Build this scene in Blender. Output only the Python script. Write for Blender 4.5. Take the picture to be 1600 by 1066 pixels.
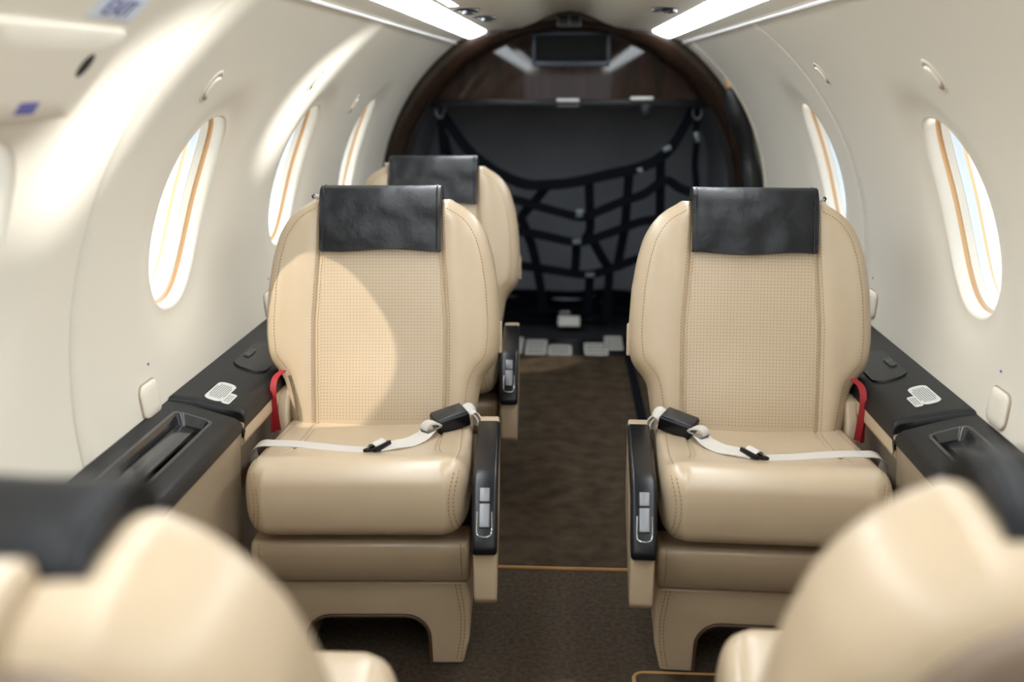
import bpy, bmesh, math, random
import numpy as np
from mathutils import Vector, Matrix, noise

for o in list(bpy.data.objects):
    bpy.data.objects.remove(o)
SC = bpy.context.scene
COL = SC.collection
random.seed(4)
PI = math.pi

# ---------------------------------------------------------------- camera, light, exposure
CAM_H = 1.18
cam = bpy.data.cameras.new('camera')
cam.sensor_width = 36.0
cam.lens = 35.0
cam.clip_start = 0.02
cam.dof.use_dof = True
cam.dof.focus_distance = 2.12
cam.dof.aperture_fstop = 1.9
co = bpy.data.objects.new('camera', cam)
co.location = (0, 0, CAM_H)
co.rotation_euler = (math.radians(90 - 14.874), 0, math.radians(3.13))
COL.objects.link(co)
SC.camera = co

world = bpy.data.worlds.new('sky')
SC.world = world
world.use_nodes = True
wn = world.node_tree.nodes
bgn = wn['Background']
SKY = 2.4
tc = wn.new('ShaderNodeTexCoord')
sx = wn.new('ShaderNodeSeparateXYZ')
rampw = wn.new('ShaderNodeValToRGB')
wmap = wn.new('ShaderNodeMapRange')
wmap.inputs['From Min'].default_value = -1
wmap.inputs['From Max'].default_value = 1
wl = world.node_tree.links
wl.new(tc.outputs['Generated'], sx.inputs[0])
wl.new(sx.outputs['Z'], wmap.inputs['Value'])
wl.new(wmap.outputs[0], rampw.inputs[0])
els = rampw.color_ramp.elements
els[0].position = 0.0
els[0].color = (0.86, 0.86, 0.84, 1)     # sunlit apron
els[1].position = 1.0
els[1].color = (0.70, 0.85, 1.0, 1)      # sky overhead
for ps, cc in ((0.47, (0.95, 0.95, 0.94, 1)), (0.53, (0.94, 0.98, 1.0, 1))):
    e = els.new(ps)
    e.color = cc
wl.new(rampw.outputs[0], bgn.inputs['Color'])
bgn.inputs['Strength'].default_value = SKY


def add_sun(name, direction, energy, color, angle):
    l = bpy.data.lights.new(name, 'SUN')
    l.energy = energy
    l.color = color
    l.angle = math.radians(angle)
    o = bpy.data.objects.new(name, l)
    o.rotation_euler = Vector(direction).to_track_quat('-Z', 'Y').to_euler()
    o.location = Vector((0, 2, 1)) - Vector(direction) * 6
    COL.objects.link(o)
    return o


add_sun('sun', (0.80, 0.54, -1.10), 5.0, (1.0, 0.91, 0.78), 1.0)
add_sun('sun_glint_off_apron', (-1.0, -0.37, 0.15), 8.5, (1.0, 0.98, 0.94), 5.0)  # second sun added for the upward streaks on the left liner; reflector unknown

SC.view_settings.view_transform = 'Standard'
SC.view_settings.look = 'None'
SC.view_settings.gamma = 1.0
SC.view_settings.exposure = -0.2
SC.view_settings.use_curve_mapping = False
SC.cycles.max_bounces = 14
SC.cycles.diffuse_bounces = 8
SC.cycles.transparent_max_bounces = 16
SC.cycles.sample_clamp_indirect = 8.0
SC.cycles.use_denoising = True
SC.cycles.caustics_reflective = False
SC.cycles.caustics_refractive = False


# ---------------------------------------------------------------- materials
def srgb(r, g, b):
    f = lambda c: (c / 255 / 12.92) if c <= 10 else ((c / 255 + 0.055) / 1.055) ** 2.4
    return (f(r), f(g), f(b), 1)


def mat(name, color, rough=0.5, metal=0.0, bump=None, var=None, spec=0.5, coat=0.0, emit=None):
    m = bpy.data.materials.new(name)
    m.use_nodes = True
    nt = m.node_tree
    N, L = nt.nodes, nt.links
    b = N['Principled BSDF']
    b.inputs['Base Color'].default_value = color
    b.inputs['Roughness'].default_value = rough
    b.inputs['Metallic'].default_value = metal
    b.inputs['Specular IOR Level'].default_value = spec
    b.inputs['Coat Weight'].default_value = coat
    b.inputs['Coat Roughness'].default_value = 0.26
    t = N.new('ShaderNodeTexCoord')
    if var:                                # (scale, amount)
        n = N.new('ShaderNodeTexNoise')
        n.inputs['Scale'].default_value = var[0]
        n.inputs['Detail'].default_value = 5
        L.new(t.outputs['Object'], n.inputs['Vector'])
        r = N.new('ShaderNodeValToRGB')
        r.color_ramp.elements[0].position = 0.3
        r.color_ramp.elements[1].position = 0.7
        k0, k1 = 1 - var[1], 1 + var[1]
        r.color_ramp.elements[0].color = (color[0] * k0, color[1] * k0, color[2] * k0, 1)
        r.color_ramp.elements[1].color = (min(1, color[0] * k1), min(1, color[1] * k1), min(1, color[2] * k1), 1)
        L.new(n.outputs['Fac'], r.inputs[0])
        L.new(r.outputs[0], b.inputs['Base Color'])
    if bump:
        prev = None
        for sc, st, ds in bump:
            n = N.new('ShaderNodeTexNoise')
            n.inputs['Scale'].default_value = sc
            n.inputs['Detail'].default_value = 4
            L.new(t.outputs['Object'], n.inputs['Vector'])
            bp = N.new('ShaderNodeBump')
            bp.inputs['Strength'].default_value = st
            bp.inputs['Distance'].default_value = ds
            L.new(n.outputs['Fac'], bp.inputs['Height'])
            if prev:
                L.new(prev.outputs[0], bp.inputs['Normal'])
            prev = bp
        L.new(prev.outputs[0], b.inputs['Normal'])
    if emit:
        b.inputs['Emission Color'].default_value = emit[0]
        b.inputs['Emission Strength'].default_value = emit[1]
    return m


CREAM = mat('cream_liner', srgb(219, 213, 200), 0.42, bump=[(900, 0.05, 0.0004)])
CREAM_D = mat('cream_button', srgb(220, 213, 199), 0.5)
SEAMC = mat('panel_gap', srgb(92, 64, 40), 0.8)
TANSH = mat('shade_slot', srgb(218, 180, 132), 0.7)
LEATHER_C = srgb(178, 159, 133)
LEATHER = mat('tan_leather', LEATHER_C, 0.34, bump=[(420, 0.12, 0.0006), (9, 0.22, 0.006)], var=(6, 0.04), spec=0.5, coat=0.45)
PERF = mat('tan_leather_perforated', LEATHER_C, 0.38, spec=0.45, coat=0.15)
SHELL = mat('brown_shell', srgb(126, 108, 92), 0.45)
TAUPE = mat('taupe_shell', srgb(158, 142, 124), 0.45)
STITCH = mat('stitch_thread', srgb(146, 118, 84), 0.8)
BLACKL = mat('black_leather', srgb(21, 22, 25), 0.36, bump=[(300, 0.25, 0.0008), (22, 0.45, 0.006)], spec=0.25)
BLACKP = mat('black_plastic', srgb(14, 15, 19), 0.30, spec=0.28)
LEDGE = mat('charcoal_ledge', srgb(24, 24, 25), 0.36, bump=[(500, 0.08, 0.0004)], spec=0.2)
TRAY = mat('glossy_tray', srgb(36, 37, 40), 0.12, spec=0.7)
CARPET = mat('brown_carpet', srgb(70, 59, 46), 0.95, bump=[(420, 0.9, 0.006), (60, 0.4, 0.004)], var=(16, 0.34), spec=0.1)
CARPET2 = mat('brown_mat', srgb(73, 63, 52), 0.95, bump=[(420, 0.9, 0.006), (60, 0.4, 0.004)], var=(90, 0.30), spec=0.1)
BIND = mat('carpet_binding', srgb(150, 112, 66), 0.8, bump=[(300, 0.4, 0.002)])
DARKB = mat('dark_piping', srgb(70, 48, 30), 0.6)
CHAR = mat('charcoal_lining', srgb(138, 142, 150), 0.8, bump=[(260, 0.2, 0.001)], var=(3, 0.1), spec=0.2)
STRAP = mat('navy_black_strap', srgb(11, 13, 20), 0.8, bump=[(600, 0.3, 0.0006)], spec=0.08)
BELT = mat('grey_webbing', srgb(188, 182, 174), 0.7, bump=[(700, 0.3, 0.0006)])
RED = mat('red_ribbon', srgb(138, 8, 20), 0.7)
CHROME = mat('chrome', srgb(200, 200, 202), 0.22, 1.0)
STEEL = mat('brushed_steel', srgb(118, 119, 121), 0.42, 0.9)
BRASS = mat('brass', srgb(205, 150, 92), 0.3, 1.0)
ALU = mat('aluminium', srgb(218, 215, 208), 0.5, 0.1)
PLAC = mat('placard_white', srgb(205, 205, 200), 0.5)
PLACT = mat('placard_print', srgb(110, 112, 112), 0.6)
BLUE = mat('blue_print', srgb(92, 92, 158), 0.6)
BLUEP = mat('pale_blue_decal', srgb(205, 214, 226), 0.5)
SEAL = mat('window_seal', srgb(214, 224, 234), 0.4)
HOLE = mat('dark_hole', srgb(24, 12, 10), 0.8)
LAMP = mat('light_lens', (1, 1, 1, 1), 0.3, emit=((0.90, 0.96, 1.0, 1), 19.0))
SKIN = mat('fuselage_skin', srgb(225, 225, 225), 0.4)


def wood_mat():
    m = mat('dark_wood', srgb(58, 30, 18), 0.03, spec=0.25)
    N, L = m.node_tree.nodes, m.node_tree.links
    t = N.new('ShaderNodeTexCoord')
    mp = N.new('ShaderNodeMapping')
    mp.inputs['Scale'].default_value = (9, 9, 0.7)
    n = N.new('ShaderNodeTexNoise')
    n.inputs['Scale'].default_value = 3
    n.inputs['Detail'].default_value = 8
    r = N.new('ShaderNodeValToRGB')
    r.color_ramp.elements[0].color = srgb(22, 13, 10)
    r.color_ramp.elements[1].color = srgb(48, 27, 18)
    r.color_ramp.elements[0].position = 0.3
    r.color_ramp.elements[1].position = 0.72
    L.new(t.outputs['Object'], mp.inputs[0])
    L.new(mp.outputs[0], n.inputs['Vector'])
    L.new(n.outputs['Fac'], r.inputs[0])
    L.new(r.outputs[0], N['Principled BSDF'].inputs['Base Color'])
    return m


WOOD = wood_mat()


def glass_mat():
    m = bpy.data.materials.new('window_glass')
    m.use_nodes = True
    N, L = m.node_tree.nodes, m.node_tree.links
    for n in list(N):
        N.remove(n)
    out = N.new('ShaderNodeOutputMaterial')
    tr = N.new('ShaderNodeBsdfTransparent')
    tr.inputs['Color'].default_value = (0.96, 0.98, 1.0, 1)
    gl = N.new('ShaderNodeBsdfGlossy')
    gl.inputs['Roughness'].default_value = 0.02
    mx = N.new('ShaderNodeMixShader')
    mx.inputs[0].default_value = 0.03
    L.new(tr.outputs[0], mx.inputs[1])
    L.new(gl.outputs[0], mx.inputs[2])
    L.new(mx.outputs[0], out.inputs[0])
    return m


GLASS = glass_mat()


def perf_nodes():
    """leather with rows of pin holes where the mesh attribute 'perf' is set"""
    nt = PERF.node_tree
    N, L = nt.nodes, nt.links
    b = N['Principled BSDF']
    t = N.new('ShaderNodeTexCoord')
    s = N.new('ShaderNodeSeparateXYZ')
    L.new(t.outputs['Object'], s.inputs[0])

    def math_(op, a, c=None):
        n = N.new('ShaderNodeMath')
        n.operation = op
        for k, v in enumerate((a, c)):
            if v is None:
                continue
            if isinstance(v, (int, float)):
                n.inputs[k].default_value = v
            else:
                L.new(v, n.inputs[k])
        return n.outputs[0]
    SP = 0.0072
    fx = math_('SUBTRACT', math_('FRACT', math_('DIVIDE', s.outputs['X'], SP)), 0.5)
    fz = math_('SUBTRACT', math_('FRACT', math_('DIVIDE', s.outputs['Z'], SP * 0.963)), 0.5)
    d2 = math_('ADD', math_('MULTIPLY', fx, fx), math_('MULTIPLY', fz, fz))
    hole = math_('LESS_THAN', d2, 0.030)
    at = N.new('ShaderNodeAttribute')
    at.attribute_name = 'perf'
    hole = math_('MULTIPLY', hole, math_('GREATER_THAN', at.outputs['Fac'], 0.6))
    mix = N.new('ShaderNodeMix')
    mix.data_type = 'RGBA'
    n0 = N.new('ShaderNodeTexNoise')
    n0.inputs['Scale'].default_value = 6
    L.new(t.outputs['Object'], n0.inputs['Vector'])
    r0 = N.new('ShaderNodeValToRGB')
    c = LEATHER_C
    r0.color_ramp.elements[0].color = (c[0] * .96, c[1] * .96, c[2] * .96, 1)
    r0.color_ramp.elements[1].color = (c[0] * 1.04, c[1] * 1.04, c[2] * 1.04, 1)
    L.new(n0.outputs['Fac'], r0.inputs[0])
    L.new(hole, mix.inputs['Factor'])
    L.new(r0.outputs[0], mix.inputs[6])
    mix.inputs[7].default_value = srgb(138, 114, 86)
    L.new(mix.outputs[2], b.inputs['Base Color'])
    prev = None
    for sc, st, ds in ((420, 0.12, 0.0006), (10, 0.35, 0.007)):
        n = N.new('ShaderNodeTexNoise')
        n.inputs['Scale'].default_value = sc
        n.inputs['Detail'].default_value = 3
        L.new(t.outputs['Object'], n.inputs['Vector'])
        bp = N.new('ShaderNodeBump')
        bp.inputs['Strength'].default_value = st
        bp.inputs['Distance'].default_value = ds
        L.new(n.outputs['Fac'], bp.inputs['Height'])
        if prev:
            L.new(prev.outputs[0], bp.inputs['Normal'])
        prev = bp
    L.new(prev.outputs[0], b.inputs['Normal'])


perf_nodes()


# ---------------------------------------------------------------- object helpers
def link(name, me, m, parent=None, sharp=40):
    if sharp is not None:
        me.polygons.foreach_set('use_smooth', [True] * len(me.polygons))
        me.set_sharp_from_angle(angle=math.radians(sharp))
    o = bpy.data.objects.new(name, me)
    if m:
        me.materials.append(m)
    COL.objects.link(o)
    if parent:
        o.parent = parent
    return o


def pymesh(name, verts, faces, m, parent=None, sharp=40, fix=True):
    me = bpy.data.meshes.new(name)
    me.from_pydata([tuple(map(float, v)) for v in verts], [], faces)
    if fix:
        bm = bmesh.new()
        bm.from_mesh(me)
        bmesh.ops.recalc_face_normals(bm, faces=bm.faces)
        bm.to_mesh(me)
        bm.free()
    me.update()
    return link(name, me, m, parent, sharp)


def bmobj(name, bm, m, parent=None, sharp=40):
    bmesh.ops.recalc_face_normals(bm, faces=bm.faces)
    me = bpy.data.meshes.new(name)
    bm.to_mesh(me)
    bm.free()
    return link(name, me, m, parent, sharp)


def tag(o, label=None, cat=None, group=None, kind=None):
    if label:
        o['label'] = label
    if cat:
        o['category'] = cat
    if group:
        o['group'] = group
    if kind:
        o['kind'] = kind
    return o


def empty(name, loc=(0, 0, 0), rz=0.0):
    o = bpy.data.objects.new(name, None)
    o.empty_display_size = 0.05
    o.location = loc
    o.rotation_euler = (0, 0, rz)
    COL.objects.link(o)
    return o


def copy_tree(o, parent=None):
    c = o.copy()
    COL.objects.link(c)
    if parent:
        c.parent = parent
    for ch in list(o.children):
        copy_tree(ch, c)
    return c


def bm_bevel(bm, w, seg=3, ang=30):
    if w <= 0:
        return
    es = [e for e in bm.edges if len(e.link_faces) == 2 and e.calc_face_angle(0) > math.radians(ang)]
    bmesh.ops.bevel(bm, geom=es, offset=w, segments=seg, profile=0.5, affect='EDGES', clamp_overlap=True)


def add_box(bm, c, s, rot=None):
    r = bmesh.ops.create_cube(bm, size=1)
    M = Matrix.Translation(Vector(c)) @ (rot.to_4x4() if rot else Matrix.Identity(4)) @ Matrix.Diagonal((s[0], s[1], s[2], 1))
    bmesh.ops.transform(bm, matrix=M, verts=r['verts'])
    return r['verts']


def box(name, c, s, m, parent=None, bev=0.0, rot=None, seg=3):
    bm = bmesh.new()
    add_box(bm, c, s, rot)
    bm_bevel(bm, bev, seg)
    return bmobj(name, bm, m, parent)


def extr(name, prof, axis, a0, a1, m, parent=None, bev=0.004, seg=3):
    """prof: closed 2D polygon; axis 'x' -> (y,z) extruded along x; 'y' -> (x,z) along y; 'z' -> (x,y) along z"""
    bm = bmesh.new()
    mk = {'x': lambda p, a: (a, p[0], p[1]), 'y': lambda p, a: (p[0], a, p[1]), 'z': lambda p, a: (p[0], p[1], a)}[axis]
    A = [bm.verts.new(mk(p, a0)) for p in prof]
    B = [bm.verts.new(mk(p, a1)) for p in prof]
    n = len(prof)
    bm.faces.new(A)
    bm.faces.new(B[::-1])
    for i in range(n):
        bm.faces.new((A[i], A[(i + 1) % n], B[(i + 1) % n], B[i]))
    bmesh.ops.recalc_face_normals(bm, faces=bm.faces)
    bm_bevel(bm, bev, seg)
    return bmobj(name, bm, m, parent)


def add_tube(bm, pts, r, n=8, closed=False):
    pts = [Vector(p) for p in pts]
    N = len(pts)
    rings = []
    up = Vector((0.13, 0.29, 0.95)).normalized()
    for i, p in enumerate(pts):
        if closed:
            t = (pts[(i + 1) % N] - pts[i - 1]).normalized()
        else:
            t = (pts[min(i + 1, N - 1)] - pts[max(i - 1, 0)]).normalized()
        a = t.cross(up)
        if a.length < 1e-3:
            a = t.cross(Vector((1, 0, 0)))
        a.normalize()
        b = a.cross(t)
        rr = r[i] if isinstance(r, (list, tuple)) else r
        rings.append([bm.verts.new(p + (a * math.cos(2 * PI * k / n) + b * math.sin(2 * PI * k / n)) * rr) for k in range(n)])
    M = N if closed else N - 1
    for i in range(M):
        q, w = rings[i], rings[(i + 1) % N]
        for k in range(n):
            bm.faces.new((q[k], q[(k + 1) % n], w[(k + 1) % n], w[k]))
    if not closed:
        bm.faces.new(rings[0][::-1])
        bm.faces.new(rings[-1])


def tube(name, pts, r, m, parent=None, n=8, closed=False):
    bm = bmesh.new()
    add_tube(bm, pts, r, n, closed)
    return bmobj(name, bm, m, parent)


def add_ribbon(bm, pts, wid, th, side=None, normals=None):
    """flat strap: pts centre line, wid width, side = direction of the width (per point or one)"""
    pts = [Vector(p) for p in pts]
    N = len(pts)
    R = []
    for i, p in enumerate(pts):
        t = (pts[min(i + 1, N - 1)] - pts[max(i - 1, 0)]).normalized()
        s = side[i] if isinstance(side, list) else side
        s = Vector(s)
        s = (s - t * s.dot(t)).normalized()
        nrm = t.cross(s).normalized()
        w = wid[i] if isinstance(wid, list) else wid
        R.append([bm.verts.new(p + s * w / 2 * a + nrm * th / 2 * b) for a, b in ((-1, -1), (1, -1), (1, 1), (-1, 1))])
    for i in range(N - 1):
        for k in range(4):
            bm.faces.new((R[i][k], R[i][(k + 1) % 4], R[i + 1][(k + 1) % 4], R[i + 1][k]))
    bm.faces.new(R[0][::-1])
    bm.faces.new(R[-1])


def ribbon(name, pts, wid, th, side, m, parent=None):
    bm = bmesh.new()
    add_ribbon(bm, pts, wid, th, side)
    return bmobj(name, bm, m, parent, sharp=30)


def smooth_path(pts, n=8):
    """Catmull-Rom through pts"""
    P = [Vector(p) for p in pts]
    P = [P[0] * 2 - P[1]] + P + [P[-1] * 2 - P[-2]]
    out = []
    for i in range(1, len(P) - 2):
        p0, p1, p2, p3 = P[i - 1:i + 3]
        for k in range(n):
            t = k / n
            out.append(0.5 * ((2 * p1) + (p2 - p0) * t + (2 * p0 - 5 * p1 + 4 * p2 - p3) * t * t + (3 * p1 - p0 - 3 * p2 + p3) * t ** 3))
    out.append(P[-2])
    return out


def rounded_rect(hx, hy, r, n=6):
    out = []
    for cx, cy, a0 in ((hx - r, hy - r, 0), (-hx + r, hy - r, 90), (-hx + r, -hy + r, 180), (hx - r, -hy + r, 270)):
        for k in range(n + 1):
            a = math.radians(a0 + 90 * k / n)
            out.append((cx + r * math.cos(a), cy + r * math.sin(a)))
    return out


# ---------------------------------------------------------------- cabin section
ZC, RC = 0.665, 0.795


def wallpt(s, Y, deg, off=0.0):
    """point on the cylindrical liner; s=-1 left, +1 right; off = distance outward"""
    a = math.radians(deg)
    return Vector((s * (RC + off) * math.cos(a), Y, ZC + (RC + off) * math.sin(a)))


A_LO, A_HI = -9.0, 54.5
WC, WA, WB = 18.6, 0.138, 0.205      # window centre angle, half length, half arc height (m)
YBULK = 4.27


def superell(t, a, b, n=2.35):
    c, s_ = math.cos(t), math.sin(t)
    return (a * math.copysign(abs(c) ** (2 / n), c), b * math.copysign(abs(s_) ** (2 / n), s_))


def panel_with_window(V, Fs, s, Y0, Y1, Yc, seam0, seam1):
    """liner panel Y0..Y1 with an oval opening and its soft scooped reveal, appended to V, Fs"""
    lo, hi = math.radians(A_LO - WC) * RC, math.radians(A_HI - WC) * RC
    y0, y1 = Y0 - Yc, Y1 - Yc
    K, J = 44, 30
    P = [(y0, lo + (hi - lo) * k / K) for k in range(K + 1)] + [(y1, lo + (hi - lo) * k / K) for k in range(K + 1)]
    P += [(y0 + (y1 - y0) * k / J, e) for k in range(1, J) for e in (lo, hi)]
    angs = sorted(math.atan2(q[1], q[0]) for q in P)

    def rect(a):
        dx, dy = math.cos(a), math.sin(a)
        t = 1e9
        if dx > 1e-9: t = min(t, y1 / dx)
        if dx < -1e-9: t = min(t, y0 / dx)
        if dy > 1e-9: t = min(t, hi / dy)
        if dy < -1e-9: t = min(t, lo / dy)
        return dx * t, dy * t

    def ell(a):                       # superellipse radius in direction a
        dx, dy = math.cos(a), math.sin(a)
        r = (abs(dx / WA) ** 2.35 + abs(dy / WB) ** 2.35) ** (-1 / 2.35)
        return dx * r, dy * r
    # reveal rings (scale of the oval, outward offset), then rings on the liner
    rev = [(0.940, 0.037), (0.944, 0.030), (0.950, 0.023), (0.958, 0.0175), (0.972, 0.0138), (0.986, 0.0128), (1.0, 0.0130)]
    frac = [0.0, 0.02, 0.05, 0.085, 0.13, 0.18, 0.26, 0.36, 0.48, 0.62, 0.78, 0.9, 0.985, 1.0]
    base = len(V)
    NR = len(rev) + len(frac) - 1
    for ia, a in enumerate(angs):
        ex, ey = ell(a)
        rx, ry = rect(a)
        rl = math.hypot(rx - ex, ry - ey)
        for sc, of in rev:
            V.append(wallpt(s, Yc + ex * sc, WC + math.degrees(ey * sc / RC), of))
        for f in frac[1:]:
            x, y = ex + (rx - ex) * f, ey + (ry - ey) * f
            e = rl * f
            of = 0.013 * math.exp(-(e / 0.05) ** 2)
            if f == 1.0 and ((abs(x - y0) < 1e-6 and seam0) or (abs(x - y1) < 1e-6 and seam1)):
                of += 0.006
            V.append(wallpt(s, Yc + x, WC + math.degrees(y / RC), of))
    na = len(angs)
    for i in range(na):
        j = (i + 1) % na
        for k in range(NR - 1):
            Fs.append((base + i * NR + k, base + i * NR + k + 1, base + j * NR + k + 1, base + j * NR + k))


def plain_panel(V, Fs, s, Y0, Y1):
    base = len(V)
    na = 40
    ys = [Y0, Y0 + 0.004, (Y0 + Y1) / 2, Y1 - 0.004, Y1]
    for k in range(na + 1):
        d = A_LO + (A_HI - A_LO) * k / na
        for q, y in enumerate(ys):
            V.append(wallpt(s, y, d, 0.006 if q in (0, 4) else 0))
    for k in range(na):
        for q in range(4):
            Fs.append((base + k * 5 + q, base + k * 5 + q + 1, base + (k + 1) * 5 + q + 1, base + (k + 1) * 5 + q))


GAP = 0.0042
WIN = {-1: [(0.30, -0.15, 0.72), (1.15, 0.72, 1.497), (1.95, 1.497, 2.345), (2.735, 2.345, 3.145), (3.575, 3.145, YBULK)],
       1: [(0.30, -0.15, 0.72), (1.12, 0.72, 1.45), (1.95, 1.45, 2.66), (3.0, 2.66, YBULK)]}
SEAMS = {-1: (0.72, 1.497), 1: (0.72, 2.66)}
for s, nm in ((-1, 'left'), (1, 'right')):
    V, Fs = [], []
    for Yc, Y0, Y1 in WIN[s]:
        panel_with_window(V, Fs, s, Y0 + (GAP if Y0 in SEAMS[s] else 0), Y1 - (GAP if Y1 in SEAMS[s] else 0), Yc, Y0 in SEAMS[s], Y1 in SEAMS[s])
    if s == 1:
        plain_panel(V, Fs, s, -1.3, -0.15 - GAP)
    o = pymesh('wall_' + nm, V, Fs, CREAM, sharp=60)
    bm = bmesh.new(); bm.from_mesh(o.data)
    bmesh.ops.remove_doubles(bm, verts=bm.verts, dist=0.0002)
    bmesh.ops.recalc_face_normals(bm, faces=bm.faces)
    bm.to_mesh(o.data); bm.free()
    if not any(p.use_smooth for p in o.data.polygons):
        o.data.polygons.foreach_set('use_smooth', [True] * len(o.data.polygons))
    tag(o, kind='structure')
    # strip seen down in the gaps between panels
    bm = bmesh.new()
    for ys in SEAMS[s] + ((-0.15,) if s == 1 else ()):
        pts = [wallpt(s, ys, A_LO + (A_HI - A_LO) * k / 40, 0.008) for k in range(41)]
        add_ribbon(bm, pts, 0.07, 0.002, (0, 1, 0))
    o = bmobj('trim_1' if s < 0 else 'trim_2', bm, SEAMC)
    tag(o, kind='structure')
    # the outer skin, seen only as what keeps daylight out between the windows (lower side and floor level)
    ylo = -0.15 if s < 0 else -1.3
    V = [(s * 0.789, ylo, 0.545), (s * 0.80, ylo, -0.01), (s * 0.80, YBULK, -0.01), (s * 0.789, YBULK, 0.545)]
    o = pymesh('wall_lower_' + nm, V, [(0, 1, 2, 3)], SKIN, sharp=None)
    tag(o, kind='structure')

# windows
wi = 1
for s in (-1, 1):
    for Yc, Y0, Y1 in WIN[s]:
        n = 72

        def ring(sc, off):
            return [wallpt(s, Yc + x * sc, WC + math.degrees(y * sc / RC), off) for x, y in
                    (superell(2 * PI * k / n, WA, WB) for k in range(n))]
        prof = [(0.940, 0.036), (0.972, 0.037), (0.972, 0.047), (0.94, 0.048), (0.975, 0.075), (0.975, 0.088), (1.03, 0.089), (1.03, 0.035)]
        V, Fs = [], []
        for sc, of in prof:
            V += ring(sc, of)
        for q in range(len(prof) - 1):
            for k in range(n):
                Fs.append((q * n + k, q * n + (k + 1) % n, (q + 1) * n + (k + 1) % n, (q + 1) * n + k))
        w = pymesh('window_%d' % wi, V, Fs, TANSH, sharp=35)
        tag(w, kind='structure')
        V = ring(0.972, 0.0465) + ring(0.928, 0.047) + ring(0.905, 0.060) + ring(0.972, 0.0605)
        Fs = []
        for q in range(4):
            for k in range(n):
                Fs.append((q * n + k, q * n + (k + 1) % n, ((q + 1) % 4) * n + (k + 1) % n, ((q + 1) % 4) * n + k))
        pymesh('window_frame', V, Fs, CREAM_D, w, sharp=35)
        V = ring(0.955, 0.0605) + ring(0.912, 0.061) + ring(0.900, 0.078) + ring(0.955, 0.0785)
        pymesh('window_seal', V, Fs, SEAL, w, sharp=35)
        V = ring(0.955, 0.070)
        pymesh('window_pane', V, [tuple(range(n))], GLASS, w, sharp=None)
        wi += 1

# pale edge strip of the last right-hand panel, by the arch
o = tube('trim_6', [wallpt(1, 3.98 + 0.06 * (54 - a) / 54, a, -0.001) for a in range(0, 55, 3)], 0.0035, CREAM_D)
tag(o, kind='structure')

# ceiling
LOUT, LIN = (0.408, 1.333), (0.338, 1.357)
half = [(0.4625, 1.3115), (0.458, 1.3135), (0.455, 1.3185), (0.452, 1.321), (0.412, 1.3335), (0.411, 1.343), (0.336, 1.367), (0.335, 1.3585),
        (0.30, 1.362), (0.24, 1.366), (0.19, 1.374), (0.14, 1.392), (0.09, 1.415), (0.045, 1.431), (0.0, 1.437)]
prof = [(-x, z) for x, z in half] + [(x, z) for x, z in half[-2::-1]]
V, Fs = [], []
ysec = [-1.3, 0.0, 1.0, 2.0, 3.0, YBULK]
for y in ysec:
    V += [(x, y, z) for x, z in prof]
n = len(prof)
for q in range(len(ysec) - 1):
    for k in range(n - 1):
        Fs.append((q * n + k, q * n + k + 1, (q + 1) * n + k + 1, (q + 1) * n + k))
o = pymesh('ceiling', V, Fs, CREAM, sharp=50)
tag(o, kind='structure')
for s, nm in ((-1, 'left'), (1, 'right')):
    p = smooth_path([(s * 0.4625, -1.3, 1.3135), (s * 0.4625, YBULK, 1.3135)], 4)
    o = tube('trim_%d' % (3 if s < 0 else 4), p, 0.0058, SKIN, n=10)
    tag(o, kind='structure')

# unseen shell added above the ceiling panels to block sunlight leaks
V = []
for y in (-1.3, YBULK + 1.2):
    V += [((RC + 0.10) * math.cos(math.radians(a)), y, ZC + (RC + 0.10) * math.sin(math.radians(a))) for a in range(44, 137, 4)]
n = len(V) // 2
o = pymesh('ceiling_skin', V, [(k, k + 1, n + k + 1, n + k) for k in range(n - 1)], SKIN, sharp=None)
tag(o, kind='structure')

# ceiling light strips
for s, side in ((-1, 'left'), (1, 'right')):
    t = empty('ceiling_light', (s * 0.373, -1.25, 1.345))
    tag(t, 'long glowing white strip light along the %s edge of the ceiling' % side, 'ceiling light', 'cabin strip lights')
    V, Fs = [], []
    pr = [(0.0385, -0.0115), (0.030, -0.0125), (0, -0.004), (-0.027, 0.008), (-0.0345, 0.0125), (-0.0345, 0.0165), (0.0385, -0.0035)]
    y1 = YBULK - 0.03 + 1.25
    for y in (0, y1 - 0.02, y1):
        sh = 1.0 if y < y1 else 0.96
        V += [(-s * x * sh * -1, y, z) for x, z in pr]
    n = len(pr)
    for q in range(2):
        for k in range(n):
            Fs.append((q * n + k, q * n + (k + 1) % n, (q + 1) * n + (k + 1) % n, (q + 1) * n + k))
    Fs += [tuple(range(n)), tuple(range(2 * n, 3 * n))]
    pymesh('lens', V, Fs, LAMP, t)
    if s < 0:
        cv = [(0.036, 0.0140), (0.036, 0.0205), (0.078, 0.0225), (0.078, 0.0165)]
        V = [(x, y, z) for y in (0, 4.03) for x, z in cv]
        pymesh('cove_lens', V, [(0, 1, 2, 3), (7, 6, 5, 4)] + [(k, (k + 1) % 4, 4 + (k + 1) % 4, 4 + k) for k in range(4)], LAMP, t, sharp=None)
    box('end_cap', (0, y1 + 0.012, 0.0), (0.074, 0.022, 0.02), CREAM_D, t, 0.003, rot=Matrix.Rotation(s * 0.32, 3, 'Y'))

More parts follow.
